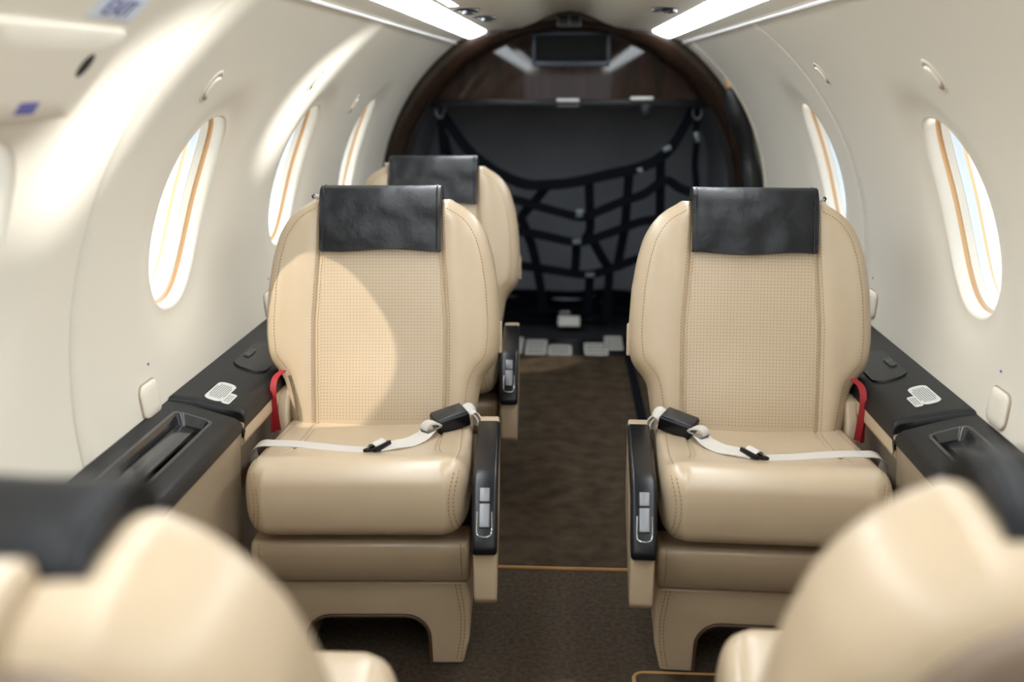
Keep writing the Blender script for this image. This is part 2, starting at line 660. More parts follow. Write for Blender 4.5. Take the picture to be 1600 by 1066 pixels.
# unseen front partition, added to cut frontal daylight; openings sized for the light
bm = bmesh.new()
for x0, x1, z0, z1 in ((-0.85, 0.85, -0.02, 0.92), (-0.85, -0.42, 0.92, 1.5), (0.42, 0.85, 0.92, 1.5), (-0.42, 0.42, 1.30, 1.5)):
    add_box(bm, ((x0 + x1) / 2, -1.28, (z0 + z1) / 2), (x1 - x0, 0.04, z1 - z0))
for y0, y1 in ((-1.3, -0.95), (-0.40, -0.15)):
    add_box(bm, (-0.80, (y0 + y1) / 2, 0.70), (0.04, y1 - y0, 1.5))
add_box(bm, (-0.64, -0.72, 1.36), (0.36, 1.2, 0.05))
o = bmobj('wall_front', bm, CREAM)
tag(o, kind='structure')

# floor
def slab(name, x0, x1, y0, y1, z0, z1, m, **k):
    return box(name, ((x0 + x1) / 2, (y0 + y1) / 2, (z0 + z1) / 2), (x1 - x0, y1 - y0, z1 - z0), m, **k)


o = slab('floor', -0.80, 0.80, -1.3, 5.45, -0.05, -0.012, mat('bay_floor', srgb(40, 41, 44), 0.8, spec=0.15))
tag(o, kind='structure')
t = slab('floor_carpet', -0.70, 0.70, 2.25, 4.19, -0.012, 0.006, CARPET, bev=0.003)
tag(t, 'dark brown carpet in the aisle behind the middle seat row', 'carpet', 'floor carpets')
t.data.materials[0] = CARPET
t = slab('floor_carpet', -0.70, 0.70, -1.2, 2.236, -0.012, 0.0, CARPET2, bev=0.003)
tag(t, 'dark brown carpet under the middle seats in front of the aisle seam', 'carpet', 'floor carpets')
o = tube('carpet_binding', [(-0.62, 2.243, 0.001), (0.0, 2.2425, 0.001), (0.62, 2.2435, 0.001)], 0.0055, BIND)
tag(o, 'thin tan bound edge across the aisle carpet', 'carpet edge')
t = empty('floor_mat', (0.46, 1.56, 0))
tag(t, 'dark brown mat with tan stitched edge below the right middle seat', 'mat')
extr('pad', rounded_rect(0.31, 0.235, 0.02), 'z', 0.0, 0.009, CARPET, t, 0.003)
tube('binding', [(x, y, 0.007) for x, y in rounded_rect(0.311, 0.236, 0.021)], 0.0045, BIND, t, closed=True)
# a seat-track cover along the right of the rear aisle
o = slab('seat_track_cover', 0.262, 0.29, 3.05, 4.45, 0.004, 0.03, STRAP, bev=0.008)
tag(o, 'dark navy strip along the floor behind the right middle seat', 'floor strip')

# ---------------------------------------------------------------- side ledges
def make_ledge(s, side):
    t = empty('side_ledge', (0, 0, 0.5))
    tag(t, 'long charcoal ledge with beige side along the %s wall' % side, 'ledge', 'wall ledges')
    t.location = (0, 0, 0)
    SE = 1.852

    def top(X):
        return 0.516 + (X - 0.645) * 0.30
    # front section: grid with an open tray cell
    X = [0.640, 0.642, 0.648, 0.657, 0.685, 0.752, 0.786]
    Z = [0.494, 0.506, 0.514, top(0.657), top(0.685), top(0.752), top(0.786)]
    Ys = [0.15, 1.22, 1.80, SE]
    V, Fs = [], []
    for y in Ys:
        V += [(s * x, y, z) for x, z in zip(X, Z)]
    n = len(X)
    for q in range(len(Ys) - 1):
        for k in range(n - 1):
            if q == 1 and k == 4:
                continue
            Fs.append((q * n + k, q * n + k + 1, (q + 1) * n + k + 1, (q + 1) * n + k))
    # front end and rear end drop
    b0 = len(V)
    V += [(s * x, Ys[-1], z - 0.03) for x, z in zip(X, Z)]
    for k in range(n - 1):
        Fs.append((3 * n + k, 3 * n + k + 1, b0 + k + 1, b0 + k))
    pymesh('front_panel', V, Fs, LEDGE, t, sharp=50)
    # recessed glossy tray with rounded corners
    def ringt(hx, hy, r, dz):
        cx, cy = 0.7185, 1.51
        return [(s * (cx + x), cy + y, top(cx + x) + dz) for x, y in rounded_rect(hx, hy, r, 5)]
    rr = [ringt(0.0375, 0.293, 0.004, 0.0005), ringt(0.0375, 0.293, 0.016, 0.003), ringt(0.0325, 0.288, 0.014, 0.003), ringt(0.030, 0.285, 0.013, -0.004), ringt(0.024, 0.276, 0.012, -0.036)]
    V, Fs = [], []
    for r in rr:
        V += r
    n = len(rr[0])
    for q in range(len(rr) - 1):
        for k in range(n):
            Fs.append((q * n + k, q * n + (k + 1) % n, (q + 1) * n + (k + 1) % n, (q + 1) * n + k))
    Fs.append(tuple(range((len(rr) - 1) * n, len(rr) * n)))
    tr = pymesh('tray', V, Fs, TRAY, t, sharp=35)
    # sliding lid half over the tray, glossy
    z0 = top(0.7185) - 0.006
    rot = Matrix.Rotation(-s * math.atan(0.30), 3, 'Y')
    box('tray_lid', (s * 0.7245, 1.54, z0 - 0.006), (0.036, 0.46, 0.006), TRAY, tr, 0.002, rot)
    # rear section: raised lid with soft front edge
    X = [0.6385, 0.640, 0.647, 0.657, 0.690, 0.745, 0.786]
    Z = [0.497, 0.511, 0.520, top(0.657) + 0.006, top(0.690) + 0.006, top(0.745) + 0.006, top(0.786) + 0.004]
    Ys = [(SE + 0.004, -0.022, 0.05), (SE + 0.004, -0.004, 0.02), (SE + 0.009, 0.0, 0.0), (SE + 0.03, 0.0005, 0.0), (2.6, 0, 0), (YBULK - 0.02, 0, 0)]
    V, Fs = [], []
    for y, dz, fr in Ys:
        for k, (x, z) in enumerate(zip(X, Z)):
            yy = y + (0.03 * math.sin(k / 6 * PI) * 1.2 - 0.012 if y < 2 else 0)
            V.append((s * x, yy, z + dz))
    n = len(X)
    for q in range(len(Ys) - 1):
        for k in range(n - 1):
            Fs.append((q * n + k, q * n + k + 1, (q + 1) * n + k + 1, (q + 1) * n + k))
    pymesh('rear_panel', V, Fs, LEDGE, t, sharp=50)
    # oval access door with a little ribbed grip
    cx, cy = 0.712, 2.215
    pts = rounded_rect(0.036, 0.105, 0.03, 6)
    V = [(s * (cx + x), cy + y, top(cx + x) + 0.0105) for x, y in pts]
    V2 = [(s * (cx + x * 1.05), cy + y * 1.02, top(cx + x * 1.05) + 0.0045) for x, y in pts]
    n = len(pts)
    d = pymesh('access_door', V + V2, [tuple(range(n))] + [(k, (k + 1) % n, n + (k + 1) % n, n + k) for k in range(n)], BLACKP, t)
    bm = bmesh.new()
    for q in range(5):
        add_box(bm, (s * (0.735), 2.185 + q * 0.011, top(0.735) + 0.0125), (0.014, 0.006, 0.004), rot)
    bmobj('grip', bm, STEEL, d)
    # beige side: flush panel in front, shallow band and recessed wall behind the seam
    V, Fs = [], []
    pr = [(0.641, 0.498), (0.646, 0.46), (0.650, 0.40), (0.655, 0.2), (0.658, 0.004)]
    ys = [0.15, 0.8, 1.4, 1.79, 1.843, 1.849]
    for y in ys:
        V += [(s * (x + (0.004 if y in (0.15, 1.849) else 0)), y, z) for x, z in pr]
    n = len(pr)
    for q in range(len(ys) - 1):
        for k in range(n - 1):
            Fs.append((q * n + k, q * n + k + 1, (q + 1) * n + k + 1, (q + 1) * n + k))
    b0 = len(V)
    V += [(s * 0.70, 1.849, z) for x, z in pr]
    q = (len(ys) - 1) * n
    for k in range(n - 1):
        Fs.append((q + k, q + k + 1, b0 + k + 1, b0 + k))
    pymesh('side_panel', V, Fs, LEATHER, t, sharp=50)
    extr('side_band', [(s * 0.6405, 0.502), (s * 0.6395, 0.468), (s * 0.648, 0.457), (s * 0.700, 0.457), (s * 0.700, 0.502)], 'y', 1.852, YBULK - 0.03, LEATHER, t, 0.004)
    V = [(s * 0.690, 1.845, 0.47), (s * 0.690, YBULK - 0.03, 0.47), (s * 0.700, YBULK - 0.03, 0.0), (s * 0.700, 1.845, 0.0)]
    pymesh('recessed_panel', V, [(0, 1, 2, 3)], TAUPE, t, sharp=None)
    return t


make_ledge(-1, 'left')
make_ledge(1, 'right')


def placard(s, side, cx, cy):
    t = empty('placard', (s * cx, cy, 0.516 + (cx - 0.645) * 0.30 + 0.0068))
    t.rotation_euler = (0, -s * math.atan(0.30), 0)
    tag(t, 'small white printed placard on the %s charcoal ledge beside the seat' % side, 'placard', 'ledge placards')
    bm = bmesh.new()
    def plate(ox, oy, hx, hy, r):
        vs = [bm.verts.new((ox + x, oy + y, 0.0008)) for x, y in rounded_rect(hx, hy, r)]
        lo = [bm.verts.new((ox + x, oy + y, 0.0)) for x, y in rounded_rect(hx, hy, r)]
        bm.faces.new(vs)
        for k in range(len(vs)):
            bm.faces.new((vs[k], vs[(k + 1) % len(vs)], lo[(k + 1) % len(vs)], lo[k]))
    plate(s * 0.010, 0.0, 0.0195, 0.055, 0.016)
    plate(-s * 0.0165, -0.024, 0.0085, 0.030, 0.006)
    bmobj('plate', bm, PLAC, t)
    bm = bmesh.new()
    for k in range(8):
        w = 0.08 if 0 < k < 7 else 0.055
        add_box(bm, (s * (0.010 + (k - 3.5) * 0.0042), 0.0, 0.0010), (0.0016, w, 0.0004))
    for k in range(3):
        add_box(bm, (-s * 0.0165 + (k - 1) * 0.0042, -0.024, 0.0010), (0.0014, 0.042, 0.0004))
    bmobj('print', bm, PLACT, t)
    return t


placard(-1, 'left', 0.706, 1.946)
placard(1, 'right', 0.727, 1.985)


# ---------------------------------------------------------------- seats
Z_B = 0.41
TILT = math.atan(0.28)
BACK_O = np.array([0.0, 0.1855, 0.395])
Ct, St = math.cos(TILT), math.sin(TILT)
VB = [(-0.06, 0.192), (0.0, 0.203), (0.04, 0.212), (0.09, 0.220), (0.112, 0.223), (0.130, 0.233), (0.148, 0.250), (0.168, 0.262), (0.215, 0.267), (0.25, 0.2675), (0.33, 0.263),
      (0.40, 0.252), (0.45, 0.238), (0.485, 0.218), (0.51, 0.193), (0.525, 0.165), (0.532, 0.150)]
VTOP = VB[-1][0]


def hw_back(v):
    a = np.array(VB)
    return np.interp(v, a[:, 0], a[:, 1])


def smooth_tab(tab, n=120):
    a = np.array(tab)
    vv = np.linspace(a[0, 0], a[-1, 0], n)
    h = np.interp(vv, a[:, 0], a[:, 1])
    k = np.ones(5) / 5
    hp = np.pad(h, 2, mode='edge')
    return vv, np.convolve(hp, k, mode='valid')


_bv, _bh = smooth_tab(VB)


def hwb(v):
    return np.interp(v, _bv, _bh)


OUT_B = np.array([(h, v) for v, h in zip(_bv, _bh)] + [(-h, v) for v, h in zip(_bv[::-1], _bh[::-1])])


def poly_dist(P, poly):
    A = poly
    B = np.roll(poly, -1, axis=0)
    best = np.full(len(P), 1e9)
    for a, b in zip(A, B):
        ab = b - a
        l2 = ab @ ab
        if l2 < 1e-14:
            continue
        t = np.clip(((P - a) @ ab) / l2, 0, 1)
        d = np.hypot(*(P - a - t[:, None] * ab).T)
        best = np.minimum(best, d)
    return best


def ease(d, r, n):
    q = np.clip(d / r, 0, 1)
    return (1 - (1 - q) ** n) ** (1 / n)


def seam_x(v):
    return np.interp(v, [-0.06, 0.1, 0.25, 0.40, 0.53], [0.143, 0.147, 0.148, 0.138, 0.134])


def back_front(P, d=None):
    """front surface of the backrest in its own plane: P = (x, v) -> yd (negative is forward)"""
    if d is None:
        d = poly_dist(P, OUT_B)
    x, v = np.abs(P[:, 0]), P[:, 1]
    s = seam_x(v)
    y = 0.012 - 0.068 * ease(d, 0.050, 2.5)
    out = np.clip((x - s) / 0.06, 0, 1)
    y -= 0.005 * np.sin(out * PI) ** 1.0 * (d > 0) * ease(d, 0.05, 2)
    inn = np.clip(1 - (x / s) ** 2, 0, 1)
    y += 0.003 * inn ** 0.8 * np.clip((0.45 - v) / 0.2, 0, 1)
    y -= 0.008 * inn * np.exp(-((v - 0.06) / 0.10) ** 2)
    y += 0.0050 * np.exp(-((x - s) / 0.0030) ** 2)
    y += 0.0022 * np.exp(-((d - 0.021) / 0.0022) ** 2) * (v > 0)
    return y


def back_rear(P, d=None):
    if d is None:
        d = poly_dist(P, OUT_B)
    return 0.012 + np.interp(P[:, 1], [-0.06, 0.06, 0.22, 0.45], [0.018, 0.030, 0.048, 0.070]) * ease(d, 0.06, 2.6)


def back_to_seat(x, v, yd):
    return np.stack([x, BACK_O[1] + yd * Ct + v * St, BACK_O[2] - yd * St + v * Ct], axis=-1)


def pillow(name, rows, xs_of, front, rear, to3, m, parent, attr=None):
    nv = len(rows)
    G = np.array([[(x, v) for x in xs_of(v)] for v in rows])
    nu = G.shape[1]
    P = G.reshape(-1, 2)
    yf = front(P)
    yr = rear(P)
    Fv = to3(P[:, 0], P[:, 1], yf)
    Rv = to3(P[:, 0], P[:, 1], yr)
    V = list(Fv)
    idx = np.arange(nv * nu).reshape(nv, nu)
    rid = idx.copy()
    for j in range(nv):
        for i in range(nu):
            if 0 < j < nv - 1 and 0 < i < nu - 1:
                rid[j, i] = len(V)
                V.append(Rv[j * nu + i])
    Fs = []
    for j in range(nv - 1):
        for i in range(nu - 1):
            Fs.append((idx[j, i], idx[j, i + 1], idx[j + 1, i + 1], idx[j + 1, i]))
            Fs.append((rid[j, i], rid[j + 1, i], rid[j + 1, i + 1], rid[j, i + 1]))
    Fs = [tuple(int(q) for q in f) for f in Fs]
    o = pymesh(name, V, Fs, m, parent, sharp=75)
    if attr is not None:
        a = o.data.attributes.new('perf', 'FLOAT', 'POINT')
        vals = np.zeros(len(V), dtype=np.float32)
        vals[:nv * nu] = attr(P)
        a.data.foreach_set('value', vals)
    return o


def edge_cluster(n, p=1.8):
    t = np.linspace(0, 1, n)
    return 1 - (1 - t) ** 1.0 if p == 1 else t ** p


def back_xs(v):
    h, s = float(hwb(v)), float(seam_x(v))
    s = min(s, h - 0.012)
    outer = h - (h - s - 0.009) * edge_cluster(14, 1.9)
    mid = np.array([s + 0.006, s + 0.0035, s + 0.0015, s, s - 0.0015, s - 0.0035, s - 0.006])
    inner = np.linspace(s - 0.012, 0, 12)
    r = np.concatenate([outer, mid, inner])
    return np.concatenate([-r, r[::-1][1:]])


def vrows(v0, v1, n=64):
    t = np.linspace(0, 1, n)
    c = 0.5 - 0.5 * np.cos(PI * t)
    q = 0.35 * t + 0.65 * c
    return v0 + (v1 - v0) * q


def dashes(bm, pts, nrm, ln=0.0042, gap=0.0030, r=0.0008):
    """row of short thread stitches along a polyline lying on a surface"""
    P = [Vector(p) for p in pts]
    acc = 0.0
    nxt = 0.0
    for a, b in zip(P[:-1], P[1:]):
        L = (b - a).length
        if L < 1e-6:
            continue
        t = (b - a) / L
        while nxt < acc + L:
            q = a + t * (nxt - acc)
            w = t.cross(nrm).normalized() * r
            u = nrm * r
            e = q + t * ln
            vs = [bm.verts.new(c) for c in (q - w, q + w, e + w, e - w, q + t * ln * .25 + u, q + t * ln * .75 + u)]
            for f in ((0, 1, 4), (1, 2, 5, 4), (2, 3, 5), (3, 0, 4, 5)):
                bm.faces.new([vs[k] for k in f])
            nxt += ln + gap
        acc += L


def stitch(parent, pts, nrm, **k):
    bm = bmesh.new()
    dashes(bm, pts, nrm, **k)
    return bmobj('stitching', bm, STITCH, parent)


# cushion in plan: x, y  ->  top and bottom
CB = [(-0.262, 0.165), (-0.252, 0.190), (-0.235, 0.205), (-0.20, 0.214), (-0.10, 0.216), (0.05, 0.212), (0.15, 0.206), (0.185, 0.20)]
_cv, _ch = smooth_tab(CB, 90)
OUT_C = np.array([(h, v) for v, h in zip(_cv, _ch)] + [(-h, v) for v, h in zip(_cv[::-1], _ch[::-1])])


def cush_top(P, d=None):
    if d is None:
        d = poly_dist(P, OUT_C)
    x, y = P[:, 0], P[:, 1]
    z = 0.405 + 0.070 * ease(d, 0.052, 3.0)
    z -= 0.045 * np.clip((y + 0.20) / 0.36, 0, 1) * ease(d, 0.05, 2)
    z += 0.008 * np.exp(-((y + 0.20) / 0.05) ** 2) * ease(d, 0.05, 2)
    dip = np.exp(-(x / 0.13) ** 2) * np.exp(-((y + 0.0) / 0.12) ** 2)
    z -= 0.020 * dip
    s = 0.142 + 0.03 * np.clip((-y - 0.05) / 0.15, 0, 1) ** 2
    z -= 0.004 * np.exp(-((np.abs(x) - s) / 0.0035) ** 2) * (y > -0.14)
    return z


def cush_bot(P, d=None):
    if d is None:
        d = poly_dist(P, OUT_C)
    return 0.405 - 0.066 * ease(d, 0.035, 2.6)


def cush_xs(v):
    h = float(np.interp(v, _cv, _ch))
    r = np.concatenate([h - (h - 0.16) * edge_cluster(18, 1.9), np.linspace(0.157, 0.128, 16), np.linspace(0.115, 0, 9)])
    return np.concatenate([-r, r[::-1][1:]])


def cush3(x, y, z):
    return np.stack([x, y, z], axis=-1)


def make_seat(name, side, arm=True):
    """seat facing -y; side = sign of local x that is the aisle side"""
    hdv = 0.0 if arm else -0.014          # the head cover sits lower on the seats without an arm
    t = empty(name)
    # --- backrest
    back = pillow('backrest', vrows(-0.06, VTOP), back_xs, back_front, back_rear, back_to_seat, PERF, t,
                  attr=lambda P: ((np.abs(P[:, 0]) < seam_x(P[:, 1]) - 0.008) & (P[:, 1] > 0.03) & (P[:, 1] < 0.415)).astype(np.float32))
    nf = Vector((0, -Ct, St))
    for sg in (-1, 1):
        v = np.linspace(0.02, 0.515, 120)
        for off in (-0.007, 0.007):
            x = sg * (seam_x(v) + off)
            y = back_front(np.stack([x, v], 1))
            stitch(back, back_to_seat(x, v, y - 0.0003), nf)
    # border stitching, inset from the outline
    A = np.array([(h, v) for v, h in zip(_bv, _bh)])
    T = np.gradient(A, axis=0)
    Nn = np.stack([-T[:, 1], T[:, 0]], 1)
    Nn /= np.linalg.norm(Nn, axis=1)[:, None]
    I = A + Nn * 0.0275
    I = I[(I[:, 1] > 0.0) & (I[:, 0] > 0.146)]
    for sg in (-1, 1):
        x, v = sg * I[:, 0], I[:, 1]
        y = back_front(np.stack([x, v], 1))
        stitch(back, back_to_seat(x, v, y - 0.0004), nf)
    # --- rear shell
    def sh_hw(v):
        return float(hwb(v)) - 0.06
    rows = vrows(-0.03, 0.508, 34)
    # arched top: width closes over the last 9 cm
    def sh_xs(v):
        w = float(hwb(min(v + 0.018, VTOP))) - 0.030
        return np.linspace(-1, 1, 25) * max(w, 0.02)
    outs = [(float(sh_xs(v)[-1]), v) for v in rows]
    OS = np.array(outs + [(-a, b) for a, b in outs[::-1]])
    pillow('back_shell', rows, sh_xs, lambda P: back_rear(P) - 0.004, lambda P: back_rear(P) - 0.004 + 0.012 * ease(poly_dist(P, OS), 0.012, 2), back_to_seat, SHELL, t)
    # --- head cover draped over the top
    w = 0.1345
    pr = []
    def fr(v):
        return float(back_front(np.array([[0.06, v]]))[0])
    vv = [0.408, 0.43, 0.46, 0.49, 0.51]
    outer = [(-0.074, v) for v in vv] + [(-0.072, 0.530), (-0.062, 0.5475), (-0.043, 0.557), (-0.015, 0.560), (0.006, 0.560), (0.022, 0.555), (0.032, 0.545), (0.035, 0.530), (0.035, 0.515)]
    inner = [(-0.048, 0.408), (-0.050, 0.45), (-0.048, 0.50), (-0.035, 0.528), (-0.015, 0.540), (0.005, 0.541), (0.018, 0.535), (0.021, 0.515)]
    loop = [Vector((a, b, 0)) for a, b in outer]
    loop_s = [(p.x, p.y) for p in smooth_path(loop, 3)] + inner[::-1]
    cols = [(-w, 0.90), (-w - 0.0012, 0.975), (-w, 1.0)] + [(x, 1.0) for x in np.linspace(-w + 0.006, w - 0.006, 40)] + [(w, 1.0), (w + 0.0012, 0.975), (w, 0.90)]
    cx, cy = 0.01, 0.49
    V, Fs = [], []
    n = len(loop_s)
    for x, k in cols:
        for a, b in loop_s:
            ya, vb = cx + (a - cx) * k, (cy + (b - cy) * (k if k < 1 else 1))
            p = Vector((x * 9, b * 14, 3.1 + side))
            wr = 0.0042 * noise.noise(p) + 0.0026 * noise.noise(p * 2.3) if k == 1.0 else 0
            if b < 0.415 and k == 1.0 and a < 0:
                vb += 0.003 * math.sin(x * 26 + side)
            vb += hdv
            V.append(back_to_seat(np.array(x), np.array(vb), np.array(ya - wr)))
    for q in range(len(cols) - 1):
        for k in range(n):
            Fs.append((q * n + k, q * n + (k + 1) % n, (q + 1) * n + (k + 1) % n, (q + 1) * n + k))
    Fs += [tuple(range(n)), tuple(range((len(cols) - 1) * n, len(cols) * n))]
    hc = pymesh('headrest_cover', V, Fs, BLACKL, t, sharp=50)
    tag(hc, 'black leather cover over the head of the seat')
    # edge piping of the cover
    for sg in (-1, 1):
        pts = [back_to_seat(np.array(sg * (w - 0.008)), np.array(b), np.array(a - 0.001)) for a, b in [(p.x, p.y) for p in smooth_path(loop, 2)][:22]]
        tube('piping', pts, 0.0016, BLACKP, hc, n=6)
    # tie at the outboard corner
    x0 = -side * (w + 0.002)
    bm = bmesh.new()
    P = [back_to_seat(np.array(x0 - side * dx), np.array(v), np.array(yd)) for dx, v, yd in ((0.0, 0.535, 0.0), (0.008, 0.541, 0.0), (0.016, 0.537, 0.002), (0.023, 0.540, 0.0))]
    add_tube(bm, P, [0.006, 0.0065, 0.005, 0.006], 8)
    tie = bmobj('tie_cord', bm, BELT, t)
    P = [back_to_seat(np.array(x0 - side * dx), np.array(v), np.array(yd)) for dx, v, yd in ((0.021, 0.539, 0.0), (0.026, 0.544, 0.0), (0.029, 0.540, 0.0), (0.026, 0.534, 0.0))]
    tube('clip', P, 0.0022, BLACKP, tie, n=6)
    # rear pad of the headrest, on the back of the seat
    rows = vrows(0.47, 0.549, 14)
    px = lambda v: np.linspace(-0.108, 0.108, 21)
    OP = np.array([(0.108, 0.47), (0.108, 0.549), (-0.108, 0.549), (-0.108, 0.47)])
    pillow('headrest_pad', rows, px, lambda P: 0.036 + 0 * P[:, 0], lambda P: 0.040 + 0.066 * ease(poly_dist(P, OP), 0.035, 2), back_to_seat, LEATHER, t)
    # --- cushion
    rows = vrows(-0.262, 0.185, 54)
    cu = pillow('seat_cushion', rows, cush_xs, cush_top, cush_bot, cush3, LEATHER, t)
    for sg in (-1, 1):
        yy = np.linspace(0.11, -0.13, 60)
        xx = sg * (0.142 + 0.03 * np.clip((-yy - 0.05) / 0.15, 0, 1) ** 2 + 0.005)
        zz = cush_top(np.stack([xx, yy], 1))
        stitch(cu, cush3(xx, yy, zz + 0.0003), Vector((0, 0, 1)))
        # corner seam rows running down the front face
        for off in (0.0, 0.009):
            th = np.linspace(0, 1, 40)
            xx = sg * (0.196 - off - 0.010 * np.sin(th * PI))
            zf = 0.466 - th * 0.115
            yf = []
            for x, z in zip(xx, zf):
                ys = np.linspace(-0.262, -0.15, 160)
                P = np.stack([np.full(160, x), ys], 1)
                ins = np.interp(ys, _cv, _ch) > abs(x)
                zt = np.where(ins, cush_top(P), 0.405)
                zb = np.where(ins, cush_bot(P), 0.405)
                ok = np.where((zt >= z) & (zb <= z) & ins)[0]
                yf.append(ys[ok[0]] if len(ok) else -0.22)
            stitch(cu, cush3(xx, np.array(yf) - 0.0012, zf), Vector((0, -1, 0.1)).normalized(), ln=0.005, r=0.0011)
        # side seam along the top edge
        yy = np.linspace(-0.21, 0.12, 70)
        hh = np.interp(yy, _cv, _ch) - 0.024
        P = np.stack([sg * hh, yy], 1)
        stitch(cu, cush3(sg * hh, yy, cush_top(P) + 0.0004), Vector((0, 0, 1)))
    # --- base
    bp = extr('base_panel', [(-0.182, 0.222), (-0.200, 0.258), (-0.208, 0.288), (-0.202, 0.308), (0.20, 0.308), (0.20, 0.205), (-0.17, 0.205)], 'x', -0.213, 0.213, LEATHER, t, 0.010, 4)
    for sg in (-1, 1):
        zz = np.linspace(0.225, 0.300, 20)
        stitch(bp, [(sg * 0.196, float(np.interp(z, [0.222, 0.258, 0.288, 0.308], [-0.184, -0.2012, -0.2092, -0.203])), z) for z in zz], Vector((0, -1, 0)))
    # foot: inverted U with rounded opening
    pr = [(-0.205, 0.190), (0.205, 0.190), (0.212, 0.15), (0.208, 0.06), (0.195, 0.0), (0.130, 0.0)]
    r = 0.05
    op = [(0.128, 0.0), (0.126, 0.06)]
    for k in range(7):
        a = math.radians(90 * k / 6)
        op.append((0.126 - r + r * math.cos(a), 0.062 + r * math.sin(a)))
    full = pr[:5] + op + [(-x, z) for x, z in op[::-1]] + [(-0.195, 0.0), (-0.208, 0.06), (-0.212, 0.15)]
    ft = extr('base_foot', full, 'y', -0.142, 0.16, LEATHER, t, 0.007, 3)
    path = [(x, -0.1425, z) for x, z in op] + [(-x, -0.1425, z) for x, z in op[::-1]]
    tube('piping', [(x, y, z) for x, y, z in path], 0.0036, DARKB, ft, n=8)
    for sg in (-1, 1):
        for dx in (0.0, 0.008):
            stitch(ft, [(sg * (0.189 - dx + 0.010 * math.sin(k / 14 * PI)), -0.1424, 0.012 + k / 14 * 0.168) for k in range(15)], Vector((0, -1, 0)), ln=0.005, r=0.001)
    # inner box closing the foot towards the back, its black standing in for shade in the cushion gaps
    box('inner_frame', (0, 0.0, 0.29), (0.42, 0.26, 0.12), BLACKP, t, 0.01)
    # --- curved side shell on the wall side behind the cushion
    x0 = -side * 0.220
    extr('side_shell', [(0.13, 0.26), (0.135, 0.38), (0.145, 0.45), (0.17, 0.49), (0.21, 0.50), (0.24, 0.45), (0.22, 0.26)], 'x', x0 - 0.014, x0 + 0.014, LEATHER, t, 0.008, 4)
    # --- red pull ribbon
    xr = -side * 0.227
    bm = bmesh.new()
    add_ribbon(bm, smooth_path([(xr + side * 0.010, 0.165, 0.545), (xr, 0.132, 0.538), (xr - side * 0.002, 0.112, 0.515), (xr + side * 0.001, 0.106, 0.47), (xr + side * 0.005, 0.106, 0.425)], 4), 0.014, 0.002, (1, -0.2, 0))
    add_ribbon(bm, smooth_path([(xr + side * 0.010, 0.168, 0.543), (xr - side * 0.002, 0.136, 0.535), (xr - side * 0.006, 0.118, 0.50), (xr - side * 0.006, 0.110, 0.45), (xr - side * 0.008, 0.112, 0.418)], 4), 0.010, 0.002, (1, 0.5, 0))
    tag(bmobj('pull_ribbon', bm, RED, t, sharp=30), 'red pull ribbon')
    # recline lever recess on the aisle edge of the back
    P = back_to_seat(np.array(side * 0.2665), np.array(0.215), np.array(0.015))
    box('side_handle', tuple(P), (0.010, 0.022, 0.075), LEATHER, t, 0.004, rot=Matrix.Rotation(-TILT, 3, 'X'))
    if arm:
        xa, xb = side * 0.224, side * 0.2675
        body = [(0.125, 0.449), (0.110, 0.456), (0.085, 0.454), (-0.225, 0.438), (-0.265, 0.41), (-0.292, 0.335), (-0.290, 0.232), (-0.278, 0.218), (0.10, 0.25), (0.13, 0.30)]
        a = extr('armrest', body, 'x', xa, xb, LEATHER, t, 0.005, 3)
        cap = [(0.088, 0.4555), (-0.19, 0.4560), (-0.222, 0.452), (-0.248, 0.440), (-0.300, 0.372), (-0.313, 0.345), (-0.310, 0.331), (-0.255, 0.331), (-0.20, 0.40), (0.088, 0.425)]
        tag(extr('armrest_cap', cap, 'x', side * 0.2215, side * 0.2685, BLACKP, a, 0.007, 4), 'black armrest cap')
        d = Vector((0, -0.052, -0.068)).normalized()
        nrm = Vector((0, -0.068, 0.052)).normalized()
        rot = Matrix((Vector((1, 0, 0)), d, Vector((1, 0, 0)).cross(d))).transposed()
        p0 = Vector((side * 0.2445, -0.248, 0.440))
        for l0, l1, h in ((0.0, 0.028, 0.006), (0.0295, 0.076, 0.008)):
            c = p0 + d * (l0 + l1) / 2 + nrm * 0.0015
            box('recline_button', c, (0.021, l1 - l0, h), STEEL, a, 0.003, rot)
        u = [(-0.0135, 0.045), (-0.0135, 0.082), (-0.009, 0.090), (0, 0.092), (0.009, 0.090), (0.0135, 0.082), (0.0135, 0.045)]
        tube('button_bezel', smooth_path([p0 + Vector((x, 0, 0)) + d * l + nrm * 0.0006 for x, l in u], 4), 0.0011, CHROME, a, n=6)
    return t


